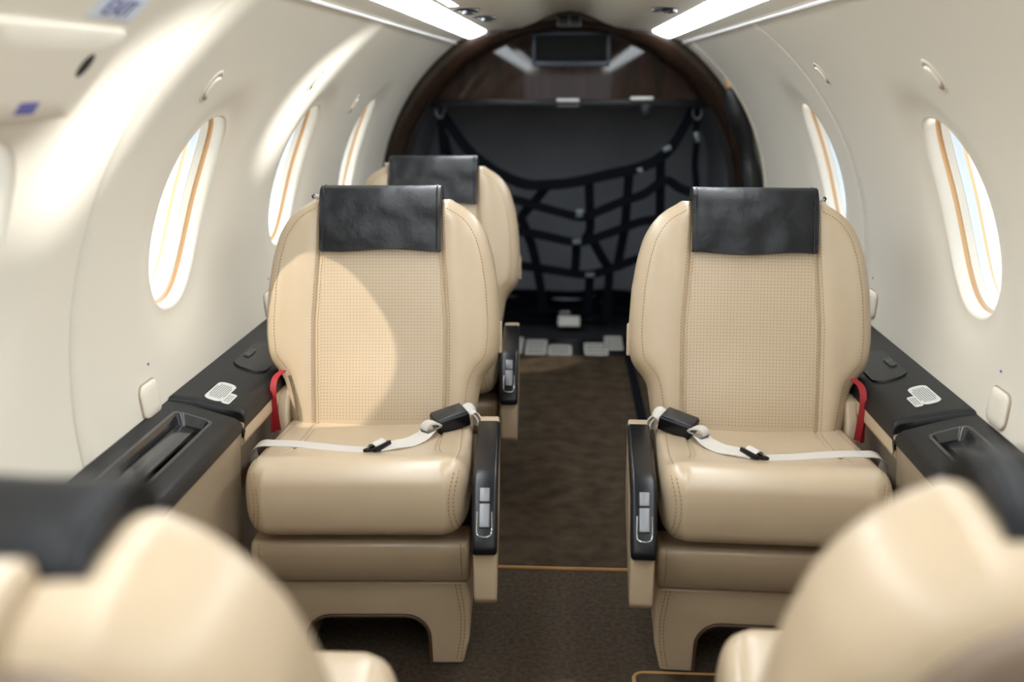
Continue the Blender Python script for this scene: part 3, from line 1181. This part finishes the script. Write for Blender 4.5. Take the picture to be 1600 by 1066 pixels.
def belt(side, seat, label):
    t = empty('seat_belt', seat.location, seat.rotation_euler.z)
    tag(t, label, 'seat belt', 'lap belts')

    def on(x, y, h=0.003):
        P = np.array([[x * side, y]])
        inside = abs(x) < np.interp(y, _cv, _ch) - 0.004
        return Vector((x * side, y, (float(cush_top(P)[0]) if inside else 0.42) + h))
    q = []
    for x, y, z in ((-0.246, 0.05, 0.36), (-0.248, 0.0, 0.395), (-0.240, -0.035, 0.432), (-0.218, -0.055, 0.454)):
        q.append(Vector((x * side, y, z)))
    for x, y in ((-0.185, -0.065), (-0.15, -0.064), (-0.10, -0.066), (-0.05, -0.074), (0.0, -0.082), (0.03, -0.080)):
        q.append(on(x, y))
    w = [0.034] * len(q)
    ribbon('webbing', smooth_path(q, 6), 0.034, 0.0016, (0.05 * side, 1, 0.0), BELT, t)
    q = [on(0.025, -0.079, 0.008), on(0.06, -0.062, 0.010), on(0.085, -0.035, 0.008), on(0.105, 0.0, 0.010), on(0.118, 0.03, 0.016)]
    ribbon('webbing', smooth_path(q, 6), 0.036, 0.0022, (-0.35 * side, 1, 0.1), BELT, t)
    # adjuster
    ad = empty('adjuster')
    bm = bmesh.new()
    c = on(0.022, -0.078, 0.010)
    R = Matrix.Rotation(side * -0.5, 3, 'Z') @ Matrix.Rotation(side * -0.25, 3, 'Y')
    for dx, dy, sx, sy, sz in ((-0.013, 0, 0.007, 0.052, 0.007), (0.013, 0, 0.010, 0.052, 0.009), (0, 0.024, 0.03, 0.005, 0.006), (0, -0.024, 0.03, 0.005, 0.006)):
        add_box(bm, c + R @ Vector((dx * side, dy, 0)), (sx, sy, sz), R)
    bpy.data.objects.remove(ad)
    bm_bevel(bm, 0.0015, 2)
    ao = bmobj('adjuster', bm, BLACKP, t)
    lp = [c + R @ Vector((side * a, 0.0, b)) for a, b in ((-0.012, 0.0), (-0.006, 0.009), (0.004, 0.011), (0.012, 0.004))]
    ribbon('loop', smooth_path(lp, 4), 0.034, 0.002, R @ Vector((0, 1, 0)), BELT, ao)
    # tongue ring and folded end
    c2 = on(0.122, 0.035, 0.019)
    R2 = Matrix.Rotation(side * 0.62, 3, 'Z') @ Matrix.Rotation(-side * 0.15, 3, 'Y')
    rg = [c2 + R2 @ Vector((side * a, b, 0.0)) for a, b in ((-0.018, -0.018), (-0.022, 0.0), (-0.016, 0.016), (0.014, 0.012), (0.022, 0.0), (0.016, -0.014))]
    tube('tongue', rg, 0.0026, STEEL, t, n=8, closed=True)
    lp = [c2 + R2 @ Vector((side * a, 0.0, b)) for a, b in ((-0.020, -0.008), (-0.016, 0.006), (-0.004, 0.012), (0.010, 0.008), (0.020, 0.0))]
    ribbon('folded_end', smooth_path(lp, 4), [0.034] * 0 or 0.026, 0.004, R2 @ Vector((0, 1, 0)), BELT, t)
    # buckle
    c3 = on(0.160, 0.085, 0.021)
    R3 = Matrix.Rotation(side * 0.42, 3, 'Z') @ Matrix.Rotation(-side * 0.20, 3, 'Y') @ Matrix.Rotation(0.15, 3, 'X')
    b = box('buckle', c3, (0.076, 0.052, 0.033), BLACKP, t, 0.005, R3, 4)
    pl = box('cover_plate', c3 + R3 @ Vector((0, 0.002, 0.0170)), (0.069, 0.044, 0.003), mat('graphite_plate', srgb(70, 71, 74), 0.25, 0.7), b, 0.0014, R3)
    # bunched webbing beyond the buckle
    bm = bmesh.new()
    e = [c3 + R3 @ Vector((side * 0.030, 0, 0)), c3 + R3 @ Vector((side * 0.043, 0.003, 0.006)), c3 + R3 @ Vector((side * 0.054, 0.004, 0.004)), c3 + R3 @ Vector((side * 0.060, 0.0, -0.012)), c3 + R3 @ Vector((side * 0.058, -0.004, -0.032))]
    add_ribbon(bm, smooth_path(e, 5), 0.034, 0.004, R3 @ Vector((0.25 * side, 1, 0.35)))
    e2 = [p + Vector((side * 0.003, -0.003, -0.003)) for p in e]
    add_ribbon(bm, smooth_path(e2, 5), 0.028, 0.003, R3 @ Vector((-0.3 * side, 1, 0.1)))
    bmobj('folded_webbing', bm, BELT, t)
    return t


SEATS = 'tan leather cabin seats'
seatL = make_seat('cabin_seat', 1)
seatL.location = (-0.402, 1.95, 0)
seatL.rotation_euler.z = math.radians(3.0)
tag(seatL, 'tan leather forward-facing seat with black head cover, middle row by the left wall', 'seat', SEATS)
seatR = make_seat('cabin_seat', -1)
seatR.location = (0.404, 1.95, 0)
seatR.rotation_euler.z = math.radians(-2.0)
tag(seatR, 'tan leather forward-facing seat with black head cover, middle row by the right wall', 'seat', SEATS)
rear = copy_tree(seatL)
rear.location = (-0.402, 2.82, 0)
rear.rotation_euler.z = math.radians(2.0)
tag(rear, 'tan leather seat in the last row, partly hidden behind the left middle seat', 'seat', SEATS)
frontL = make_seat('cabin_seat', -1, False)
frontL.location = (-0.410, 0.868, 0)
frontL.rotation_euler.z = math.radians(180)
tag(frontL, 'blurred tan seat seen from behind, its rounded shoulder in the lower left foreground', 'seat', SEATS)
frontR = make_seat('cabin_seat', 1, False)
frontR.location = (0.415, 0.950, 0)
frontR.rotation_euler.z = math.radians(180)
tag(frontR, 'blurred tan seat seen from behind with taupe rear shell, lower right foreground', 'seat', SEATS)
belt(1, seatL, 'grey lap belt with black buckle lying across the left middle seat cushion')
belt(-1, seatR, 'grey lap belt with black buckle lying across the right middle seat cushion')

# ---------------------------------------------------------------- liner fittings
def on_wall(name, s, Y, deg, outline, th, m, parent=None, off=0.0, bev=0.0015):
    """a small raised plate following the liner; outline in (dY, arc) metres"""
    n = len(outline)
    V, Fs = [], []
    rings = [(1.0, 0.003), (1.0, -th * 0.6), (0.90, -th), (0.5, -th * 1.05)]
    for sc, of in rings:
        V += [wallpt(s, Y + x * sc, deg + math.degrees(y * sc / RC), off + of) for x, y in outline]
    V.append(wallpt(s, Y, deg, off - th * 1.05))
    for q in range(len(rings) - 1):
        for k in range(n):
            Fs.append((q * n + k, q * n + (k + 1) % n, (q + 1) * n + (k + 1) % n, (q + 1) * n + k))
    q = (len(rings) - 1) * n
    for k in range(n):
        Fs.append((q + k, q + (k + 1) % n, len(V) - 1))
    return pymesh(name, V, Fs, m, parent, sharp=45)


def hook(s, Y, deg, label):
    t = empty('coat_hook')
    tag(t, label, 'hook', 'oval coat hooks on the liner')
    ov = rounded_rect(0.0225, 0.034, 0.022, 8)
    on_wall('bezel', s, Y, deg, ov, 0.0022, CREAM_D, t)
    on_wall('finger_recess', s, Y, deg, [(x * 0.86, y * 0.90) for x, y in ov], 0.0030, TAUPE, t)
    on_wall('flap', s, Y, deg, [(x * 0.80, y * 0.66) for x, y in ov], 0.0062, CREAM_D, t)
    return t


hook(-1, 1.753, 38.9, 'oval cream coat hook on the left liner above the window beside the middle seat')
hook(-1, 2.465, 39.7, 'oval cream coat hook on the left liner in the bright streak, second from the front')
hook(-1, 3.16, 33.0, 'small oval cream coat hook on the left liner between the two rearmost windows')
hook(1, 1.737, 40.6, 'oval cream coat hook on the right liner above the nearer window')
hook(1, 2.471, 41.1, 'oval cream coat hook on the right liner between the two windows')


def plug(s, Y, deg, label):
    t = empty('table_catch')
    tag(t, label, 'catch', 'cream table catches above the ledges')
    on_wall('surround', s, Y, deg, rounded_rect(0.040, 0.036, 0.018, 6), 0.0025, TAUPE, t)
    on_wall('plug', s, Y, deg, rounded_rect(0.0375, 0.0335, 0.017, 6), 0.008, CREAM_D, t)
    on_wall('dot', s, Y + 0.02, deg + 4.6, rounded_rect(0.0035, 0.0025, 0.002, 4), 0.0012, BLUE, t)


plug(-1, 1.768, -5.8, 'cream rounded table catch above the left ledge near its tray')
plug(-1, 2.56, -5.2, 'cream rounded table catch on the left wall just behind the middle seat')
plug(1, 1.765, -4.9, 'cream rounded table catch above the right ledge near its tray')
plug(1, 2.56, -3.8, 'cream rounded table catch on the right wall just behind the middle seat')

# emergency handle cover upper left
t = empty('handle_cover')
tag(t, 'raised cream handle cover with dark finger hole high on the left liner', 'cover')
on_wall('cover', -1, 1.125, 41.0, rounded_rect(0.155, 0.069, 0.018, 6), 0.009, CREAM_D, t, off=0.0)
on_wall('finger_hole', -1, 1.215, 42.2, [(math.cos(2 * PI * k / 20) * 0.013, math.sin(2 * PI * k / 20) * 0.019) for k in range(20)], 0.0012, HOLE, t, off=-0.009)
on_wall('label', -1, 1.145, 37.6, rounded_rect(0.022, 0.009, 0.003, 3), 0.0008, BLUE, t, off=-0.009)


def wall_text(name, body, size, s, Y, deg, m, parent=None, off=-0.002):
    cu = bpy.data.curves.new(name, 'FONT')
    cu.body = body
    cu.size = size
    cu.extrude = 0.0003
    cu.align_x = 'CENTER'
    cu.align_y = 'CENTER'
    me = None
    o = bpy.data.objects.new(name, cu)
    COL.objects.link(o)
    dg = bpy.context.evaluated_depsgraph_get()
    me = bpy.data.meshes.new_from_object(o.evaluated_get(dg))
    bpy.data.objects.remove(o)
    ob = bpy.data.objects.new(name, me)
    me.materials.clear()
    me.materials.append(m)
    COL.objects.link(ob)
    a = math.radians(deg)
    xr = Vector((0, -s, 0))                       # reading direction seen from inside
    up = Vector((-s * math.sin(a), 0, math.cos(a)))
    nr = xr.cross(up)
    M = Matrix((xr, up, nr)).transposed().to_4x4()
    M.translation = wallpt(s, Y, deg, off)
    ob.matrix_world = M
    if parent:
        ob.parent = parent
    return ob


t = empty('exit_sign')
tag(t, 'pale exit placard with blue letters above the handle cover on the left liner', 'sign')
on_wall('plate', -1, 1.205, 48.3, rounded_rect(0.060, 0.021, 0.004, 3), 0.0012, BLUEP, t)
wall_text('lettering', 'EXIT', 0.036, -1, 1.205, 48.3, BLUE, t, off=-0.0022)


# ceiling air outlets / reading lights
def outlet(x, y, z, ax, ay, label, tilt):
    t = empty('air_outlet', (x, y, z))
    t.rotation_euler = (0, tilt, 0)
    tag(t, label, 'air outlet', 'ceiling air outlets')
    bm = bmesh.new()
    n = 28
    rings = [(1.0, 0.004), (1.0, -0.003), (0.85, -0.005), (0.78, -0.003)]
    R = [[bm.verts.new((ax * r * math.cos(2 * PI * k / n), ay * r * math.sin(2 * PI * k / n), zz)) for k in range(n)] for r, zz in rings]
    for a, b in zip(R[:-1], R[1:]):
        for k in range(n):
            bm.faces.new((a[k], a[(k + 1) % n], b[(k + 1) % n], b[k]))
    bm.faces.new(R[-1])
    bmobj('bezel', bm, BLACKP, t)
    bm = bmesh.new()
    R = [[bm.verts.new((ax * 0.25 + ax * r * 0.42 * math.cos(2 * PI * k / n), ay * r * 0.6 * math.sin(2 * PI * k / n), zz)) for k in range(n)] for r, zz in ((1, -0.003), (0.95, -0.012), (0.6, -0.013), (0.5, -0.007))]
    for a, b in zip(R[:-1], R[1:]):
        for k in range(n):
            bm.faces.new((a[k], a[(k + 1) % n], b[(k + 1) % n], b[k]))
    bm.faces.new(R[-1])
    bmobj('nozzle', bm, mat('dark_nozzle', srgb(70, 70, 72), 0.3, 0.8), t)
    bm = bmesh.new()
    add_tube(bm, [(-ax * 0.55 + ax * .32 * math.cos(2 * PI * k / 16), ay * .5 * math.sin(2 * PI * k / 16), -0.004) for k in range(16)], 0.0025, 6, True)
    bmobj('swivel_ring', bm, STEEL, t)


outlet(-0.292, 2.93, 1.3625, 0.040, 0.05, 'black oval air outlet in the ceiling, nearer of two beside the left strip light', 0.08)
outlet(-0.272, 3.32, 1.364, 0.042, 0.06, 'black oval air outlet in the ceiling, farther of two beside the left strip light', 0.08)
outlet(0.272, 2.95, 1.364, 0.045, 0.06, 'black oval air outlet in the ceiling beside the right strip light', -0.08)

# ---------------------------------------------------------------- rear bulkhead
def circ(r, deg, y, zc=ZC, zr=None):
    a = math.radians(deg)
    return (r * math.cos(a), y, zc + (zr or r) * math.sin(a))


# dark wood arch trim: section swept along the arch, outer edge follows the ceiling profile
NA = 120
angs = [-56 + (292) * k / NA for k in range(NA + 1)]
V, Fs = [], []


def outer_pt(a):
    ca, sa = math.cos(math.radians(a)), math.sin(math.radians(a))
    x, z = 0.80 * ca, ZC + 0.80 * sa
    if abs(x) < 0.462 and sa > 0:
        h = np.array(half[::-1])
        z = float(np.interp(abs(x), h[:, 0], h[:, 1])) + 0.012
    if sa < 0:
        x = math.copysign(0.80, ca)
        z = ZC - 0.67 * min(1, abs(sa) / math.sin(math.radians(56)))
    return x, z


def inner_pt(a, r=0.715):
    ca, sa = math.cos(math.radians(a)), math.sin(math.radians(a))
    x, z = r * ca, ZC + (r - 0.012 if sa > 0 else r) * sa
    if sa < 0:
        x = math.copysign(r, ca)
        z = ZC - 0.67 * min(1, abs(sa) / math.sin(math.radians(56)))
    return x, z


sec = []
for a in angs:
    xo, zo = outer_pt(a)
    xi, zi = inner_pt(a)
    lerp = lambda t: (xo + (xi - xo) * t, zo + (zi - zo) * t)
    row = [(*lerp(-0.02), 4.30), (*lerp(0.0), 4.255), (*lerp(0.06), 4.238), (*lerp(0.35), 4.232), (*lerp(0.75), 4.245), (*lerp(0.96), 4.27), (*lerp(1.0), 4.30), (*lerp(1.0), 4.50)]
    sec.append(row)
    V += [(x, y, z) for x, z, y in row]
n = 8
for q in range(NA):
    for k in range(n - 1):
        Fs.append((q * n + k, q * n + k + 1, (q + 1) * n + k + 1, (q + 1) * n + k))
WOODT = mat('wood_trim', srgb(38, 26, 19), 0.25, spec=0.4, var=(8, 0.25))
o = pymesh('trim_5', V, Fs, WOODT, sharp=50)
tag(o, kind='structure')
# baggage bay lining behind it
V, Fs = [], []
pts = [inner_pt(a, 0.75) for a in angs]
m_ = len(pts)
V = [(x, 4.30, z) for x, z in pts] + [(x, 5.40, z) for x, z in pts]
Fs = [(k, k + 1, m_ + k + 1, m_ + k) for k in range(m_ - 1)] + [tuple(range(m_, 2 * m_))]
o = pymesh('wall_rear', V, Fs, CHAR, sharp=60)
tag(o, kind='structure')

# glossy wood panel over the opening
t = empty('bulkhead_panel', (0, 4.43, 1.08))
tag(t, 'glossy dark wood panel closing the top of the rear arch', 'panel')
pts = []
for k in range(61):
    a = math.radians(34 + (146 - 34) * k / 60)
    pts.append((0.722 * math.cos(a), ZC + 0.712 * math.sin(a) - 1.08))
pts = [(x, max(z, 0.004)) for x, z in pts]
pts = [(0.70, 0.004)] + [p for p in pts if p[1] > 0.006] + [(-0.70, 0.004)]
wf = extr('wood_face', pts, 'y', 0.0, 0.02, WOOD, t, 0.0)
wf.data.polygons.foreach_set('use_smooth', [False] * len(wf.data.polygons))
wf.rotation_euler.x = math.radians(-0.5)
box('lower_rail', (0, -0.002, -0.012), (1.24, 0.03, 0.034), BLACKP, t, 0.004)
for lx in (0.0, 0.315):
    l = box('latch', (lx, -0.022, 0.002 + (0.008 if lx else 0)), (0.098, 0.016, 0.016), mat('satin_silver', srgb(200, 200, 198), 0.4, 0.3), t, 0.004)
    if lx == 0:
        box('lower_bar', (lx, -0.020, -0.022), (0.095, 0.010, 0.008), STEEL, l, 0.003)
    else:
        box('keeper', (lx + 0.02, -0.016, -0.045), (0.04, 0.014, 0.06), BLACKP, l, 0.004)
g = empty('vent_grille', (0.01, 0, 0.215))
g.parent = t
bm = bmesh.new()
for cx, cz, sx_, sz_ in ((0, 0.062, 0.33, 0.014), (0, -0.062, 0.33, 0.022), (-0.158, 0, 0.014, 0.13), (0.158, 0, 0.014, 0.13)):
    add_box(bm, (cx, -0.012, cz), (sx_, 0.028, sz_))
bm_bevel(bm, 0.003, 2)
bmobj('grille_frame', bm, mat('slate_frame', srgb(48, 56, 68), 0.4), g)
bm = bmesh.new()
for k in range(8):
    add_box(bm, (0, -0.008, -0.048 + k * 0.0137), (0.305, 0.012, 0.003), Matrix.Rotation(0.6, 3, 'X'))
add_box(bm, (0, -0.001, 0), (0.31, 0.002, 0.12))
bmobj('louvres', bm, mat('grille_black', srgb(14, 15, 17), 0.6), g)
box('top_bracket', (0, -0.006, 0.30), (0.21, 0.02, 0.03), BLACKP, t, 0.004)

# lit-sign box at the crown of the arch
t = empty('seat_belt_sign', (0, 4.236, 1.402))
tag(t, 'small dark twin-window sign at the crown of the rear arch', 'sign')
box('housing', (0, -0.004, 0), (0.100, 0.012, 0.052), mat('sign_grey', srgb(74, 74, 74), 0.4), t, 0.003)
for x in (-0.023, 0.023):
    box('sign_pane', (x, -0.011, 0), (0.036, 0.003, 0.036), BLACKP, t, 0.001)

# floor grilles at the threshold
def grille(x, y, w, l, rows, label):
    t = empty('floor_grille', (x, y, 0.0))
    tag(t, label, 'floor vent', 'silver floor vents by the baggage bay')
    bm = bmesh.new()
    add_box(bm, (0, 0, -0.004), (w, l, 0.004))
    bmobj('backing', bm, BLACKP, t)
    bm = bmesh.new()
    for k in range(rows + 1):
        add_box(bm, (0, -l / 2 + l * k / rows, 0.002), (w, l / rows * 0.52, 0.002))
    add_box(bm, (-w / 2, 0, 0.002), (0.008, l * 1.1, 0.003))
    add_box(bm, (w / 2, 0, 0.002), (0.008, l * 1.1, 0.003))
    bm_bevel(bm, 0.001, 1)
    bmobj('louvres', bm, ALU, t)


grille(-0.235, 4.36, 0.085, 0.23, 3, 'silver floor vent at the baggage threshold, partly behind the last seat')
grille(-0.128, 4.33, 0.085, 0.21, 3, 'silver floor vent at the baggage threshold, second from the last seat')
grille(-0.020, 4.285, 0.095, 0.13, 2, 'short silver floor vent in the middle of the baggage threshold')
grille(0.140, 4.31, 0.095, 0.17, 3, 'silver floor vent at the threshold beside the dark floor strip')
grille(0.225, 4.42, 0.075, 0.20, 3, 'silver floor vent at the threshold behind the dark floor strip')
o = slab('threshold_plate', -0.70, 0.70, 4.19, 4.50, -0.012, -0.004, BLACKP)
tag(o, 'black threshold plate across the aisle below the rear arch', 'threshold')

# ---------------------------------------------------------------- cargo net
t = empty('cargo_net', (0, 4.5, 0))
tag(t, 'dark webbing cargo net hung across the baggage bay', 'cargo net')
YN = 0.02
top_line = smooth_path([(-0.555, 0.0, 1.02), (-0.418, 0.03, 0.834), (-0.217, 0.05, 0.715), (-0.059, 0.06, 0.706), (0.06, 0.06, 0.722), (0.183, 0.05, 0.752), (0.30, 0.04, 0.779), (0.39, 0.03, 0.815), (0.462, 0.02, 0.879), (0.52, 0.0, 0.985), (0.559, -0.01, 1.072)], 5)
ribbon('border_strap', top_line, 0.048, 0.003, (0, 0.25, 1), STRAP, t)
H = [
    [(-0.55, 0.02, 0.93), (-0.50, 0.03, 0.78), (-0.30, 0.06, 0.66), (-0.20, 0.07, 0.625), (-0.06, 0.08, 0.585), (0.075, 0.08, 0.556), (0.15, 0.07, 0.585), (0.25, 0.06, 0.63), (0.345, 0.05, 0.665), (0.44, 0.03, 0.73), (0.50, 0.02, 0.70), (0.577, 0.0, 0.67)],
    [(-0.52, 0.06, 0.60), (-0.28, 0.09, 0.50), (-0.15, 0.10, 0.475), (0.04, 0.11, 0.435), (0.12, 0.10, 0.452), (0.25, 0.09, 0.50), (0.36, 0.08, 0.54), (0.55, 0.05, 0.56)],
    [(-0.50, 0.10, 0.42), (-0.26, 0.13, 0.33), (-0.06, 0.14, 0.295), (0.10, 0.14, 0.275), (0.22, 0.13, 0.31), (0.35, 0.12, 0.36), (0.55, 0.10, 0.40)],
]
for h in H:
    ribbon('cross_strap', smooth_path(h, 5), 0.040, 0.003, (0, 0.2, 1), STRAP, t)
VS = [
    [(0.10, 0.06, 0.73), (0.105, 0.08, 0.62), (0.11, 0.10, 0.50), (0.09, 0.11, 0.45)],
    [(0.28, 0.045, 0.775), (0.275, 0.06, 0.65), (0.27, 0.09, 0.52), (0.255, 0.12, 0.40), (0.24, 0.14, 0.30)],
    [(0.415, 0.03, 0.84), (0.42, 0.04, 0.72), (0.425, 0.06, 0.60), (0.43, 0.10, 0.42)],
    [(-0.09, 0.06, 0.70), (-0.15, 0.08, 0.62), (-0.205, 0.09, 0.555), (-0.19, 0.10, 0.50), (-0.155, 0.12, 0.40), (-0.12, 0.14, 0.22), (-0.10, 0.15, 0.08)],
    [(0.05, 0.11, 0.44), (0.048, 0.13, 0.36), (0.045, 0.14, 0.29)],
    [(0.12, 0.10, 0.45), (0.17, 0.12, 0.36), (0.205, 0.14, 0.29), (0.20, 0.15, 0.16), (0.195, 0.15, 0.05)],
    [(0.115, 0.14, 0.27), (0.11, 0.15, 0.15), (0.10, 0.16, 0.05)],
    [(-0.36, 0.05, 0.76), (-0.36, 0.08, 0.55), (-0.35, 0.12, 0.37), (-0.33, 0.15, 0.1)],
]
for v in VS:
    ribbon('upright_strap', smooth_path(v, 5), 0.042, 0.003, (1, 0, 0.05), STRAP, t)
ribbon('tail_strap', smooth_path([(-0.560, -0.01, 1.0), (-0.556, -0.01, 0.92), (-0.55, 0.0, 0.84)], 4), 0.036, 0.003, (1, 0, 0), STRAP, t)
ribbon('tail_strap', smooth_path([(0.560, -0.01, 1.06), (0.566, -0.01, 0.9), (0.565, 0.0, 0.80), (0.578, 0.0, 0.68), (0.58, 0.02, 0.5)], 4), 0.030, 0.003, (1, 0, 0), STRAP, t)
BUCK = mat('buckle_steel', srgb(112, 122, 126), 0.4, 0.6)
for x, y, z, w, hgt in ((-0.095, 0.045, 0.60, 0, 0), (0.06, 0.075, 0.575, 0.04, 0.045), (0.05, 0.095, 0.44, 0.045, 0.03), (0.115, 0.125, 0.278, 0.05, 0.024), (0.44, 0.01, 0.872, 0.045, 0.028), (0.325, 0.02, 0.775, 0.03, 0.03), (0.566, -0.02, 0.925, 0.03, 0.055)):
    if w:
        box('buckle', (x, y - 0.012, z), (w * 0.85, 0.010, hgt * 0.85), BUCK, t, 0.003, rot=Matrix.Rotation(-0.3 * (x > 0.3), 3, 'Y'))
for sx_, zz in ((-0.563, 1.11), (0.563, 1.105)):
    h = empty('anchor_hook')
    h.parent = t
    tube('eye', [(sx_ + 0.018 * math.cos(2 * PI * k / 14), -0.02, zz - 0.03 + 0.024 * math.sin(2 * PI * k / 14)) for k in range(14)], 0.006, BUCK, h, closed=True)
    tube('shackle', smooth_path([(sx_ - 0.016, -0.02, zz - 0.05), (sx_ - 0.018, -0.02, zz - 0.085), (sx_, -0.02, zz - 0.105), (sx_ + 0.018, -0.02, zz - 0.085), (sx_ + 0.016, -0.02, zz - 0.05)], 4), 0.005, BUCK, h)
    box('bracket', (sx_ + (0.03 if sx_ > 0 else -0.03), -0.01, zz + 0.01), (0.07, 0.02, 0.045), BLACKP, h, 0.006)
# bundle of straps and buckle on the baggage floor
t = empty('strap_bundle', (0, 4.85, 0))
tag(t, 'heap of dark straps with a bright buckle on the baggage bay floor', 'straps')
bm = bmesh.new()
for k in range(9):
    y0 = random.uniform(-0.1, 0.35)
    pts = smooth_path([(-0.62 + 0.05 * k, y0, 0.01), (-0.3, y0 + random.uniform(-.1, .1), 0.03 + random.uniform(0, .05)), (0.0, y0 + random.uniform(-.1, .1), 0.02 + random.uniform(0, .06)), (0.3, y0 + random.uniform(-.1, .1), 0.03 + random.uniform(0, .05)), (0.62, y0, 0.01)], 6)
    add_ribbon(bm, pts, 0.045, 0.006, (0, 1, random.uniform(-0.6, 0.6)))
bmobj('webbing', bm, STRAP, t, sharp=30)
box('buckle', (0.0, -0.02, 0.045), (0.05, 0.03, 0.014), CHROME, t, 0.003)
box('tension_plate', (0.02, -0.16, 0.035), (0.105, 0.07, 0.012), ALU, t, 0.004, rot=Matrix.Rotation(0.5, 3, 'X'))

# ---------------------------------------------------------------- long bag on the right wall
t = empty('hanging_bag', (0.64, 4.08, 1.15))
tag(t, 'long black tubular bag hanging from a ring on the right wall by the arch', 'bag')
ax_ = [(0.632, 4.075, 1.135), (0.655, 4.08, 1.09), (0.690, 4.085, 0.99), (0.722, 4.09, 0.88), (0.742, 4.09, 0.77), (0.750, 4.09, 0.66), (0.75, 4.09, 0.60)]
pp = smooth_path([Vector(p) - Vector((0.64, 4.08, 1.15)) for p in ax_], 5)
rad = [0.014, 0.023, 0.028, 0.031, 0.034] + [0.037 + 0.006 * math.sin(k * 0.5) for k in range(len(pp) - 6)] + [0.016]
tube('sleeve', pp, rad, mat('bag_black', srgb(20, 21, 25), 0.4, bump=[(14, 0.5, 0.01)]), t, n=16)
tube('brass_end', [(-0.021, -0.005, 0.028), (-0.014, -0.005, 0.008), (-0.008, -0.005, -0.012)], [0.006, 0.011, 0.012], BRASS, t, n=12)
tube('ring', [(-0.030 + 0.013 * math.cos(2 * PI * k / 16), -0.008, 0.050 + 0.018 * math.sin(2 * PI * k / 16)) for k in range(16)], 0.004, BLACKP, t, closed=True)
tube('cord', [(-0.10, 0.1, 0.17), (-0.065, 0.05, 0.11), (-0.034, -0.006, 0.066)], 0.0025, BELT, t)  # pale tube standing in for the highlight along the panel edge
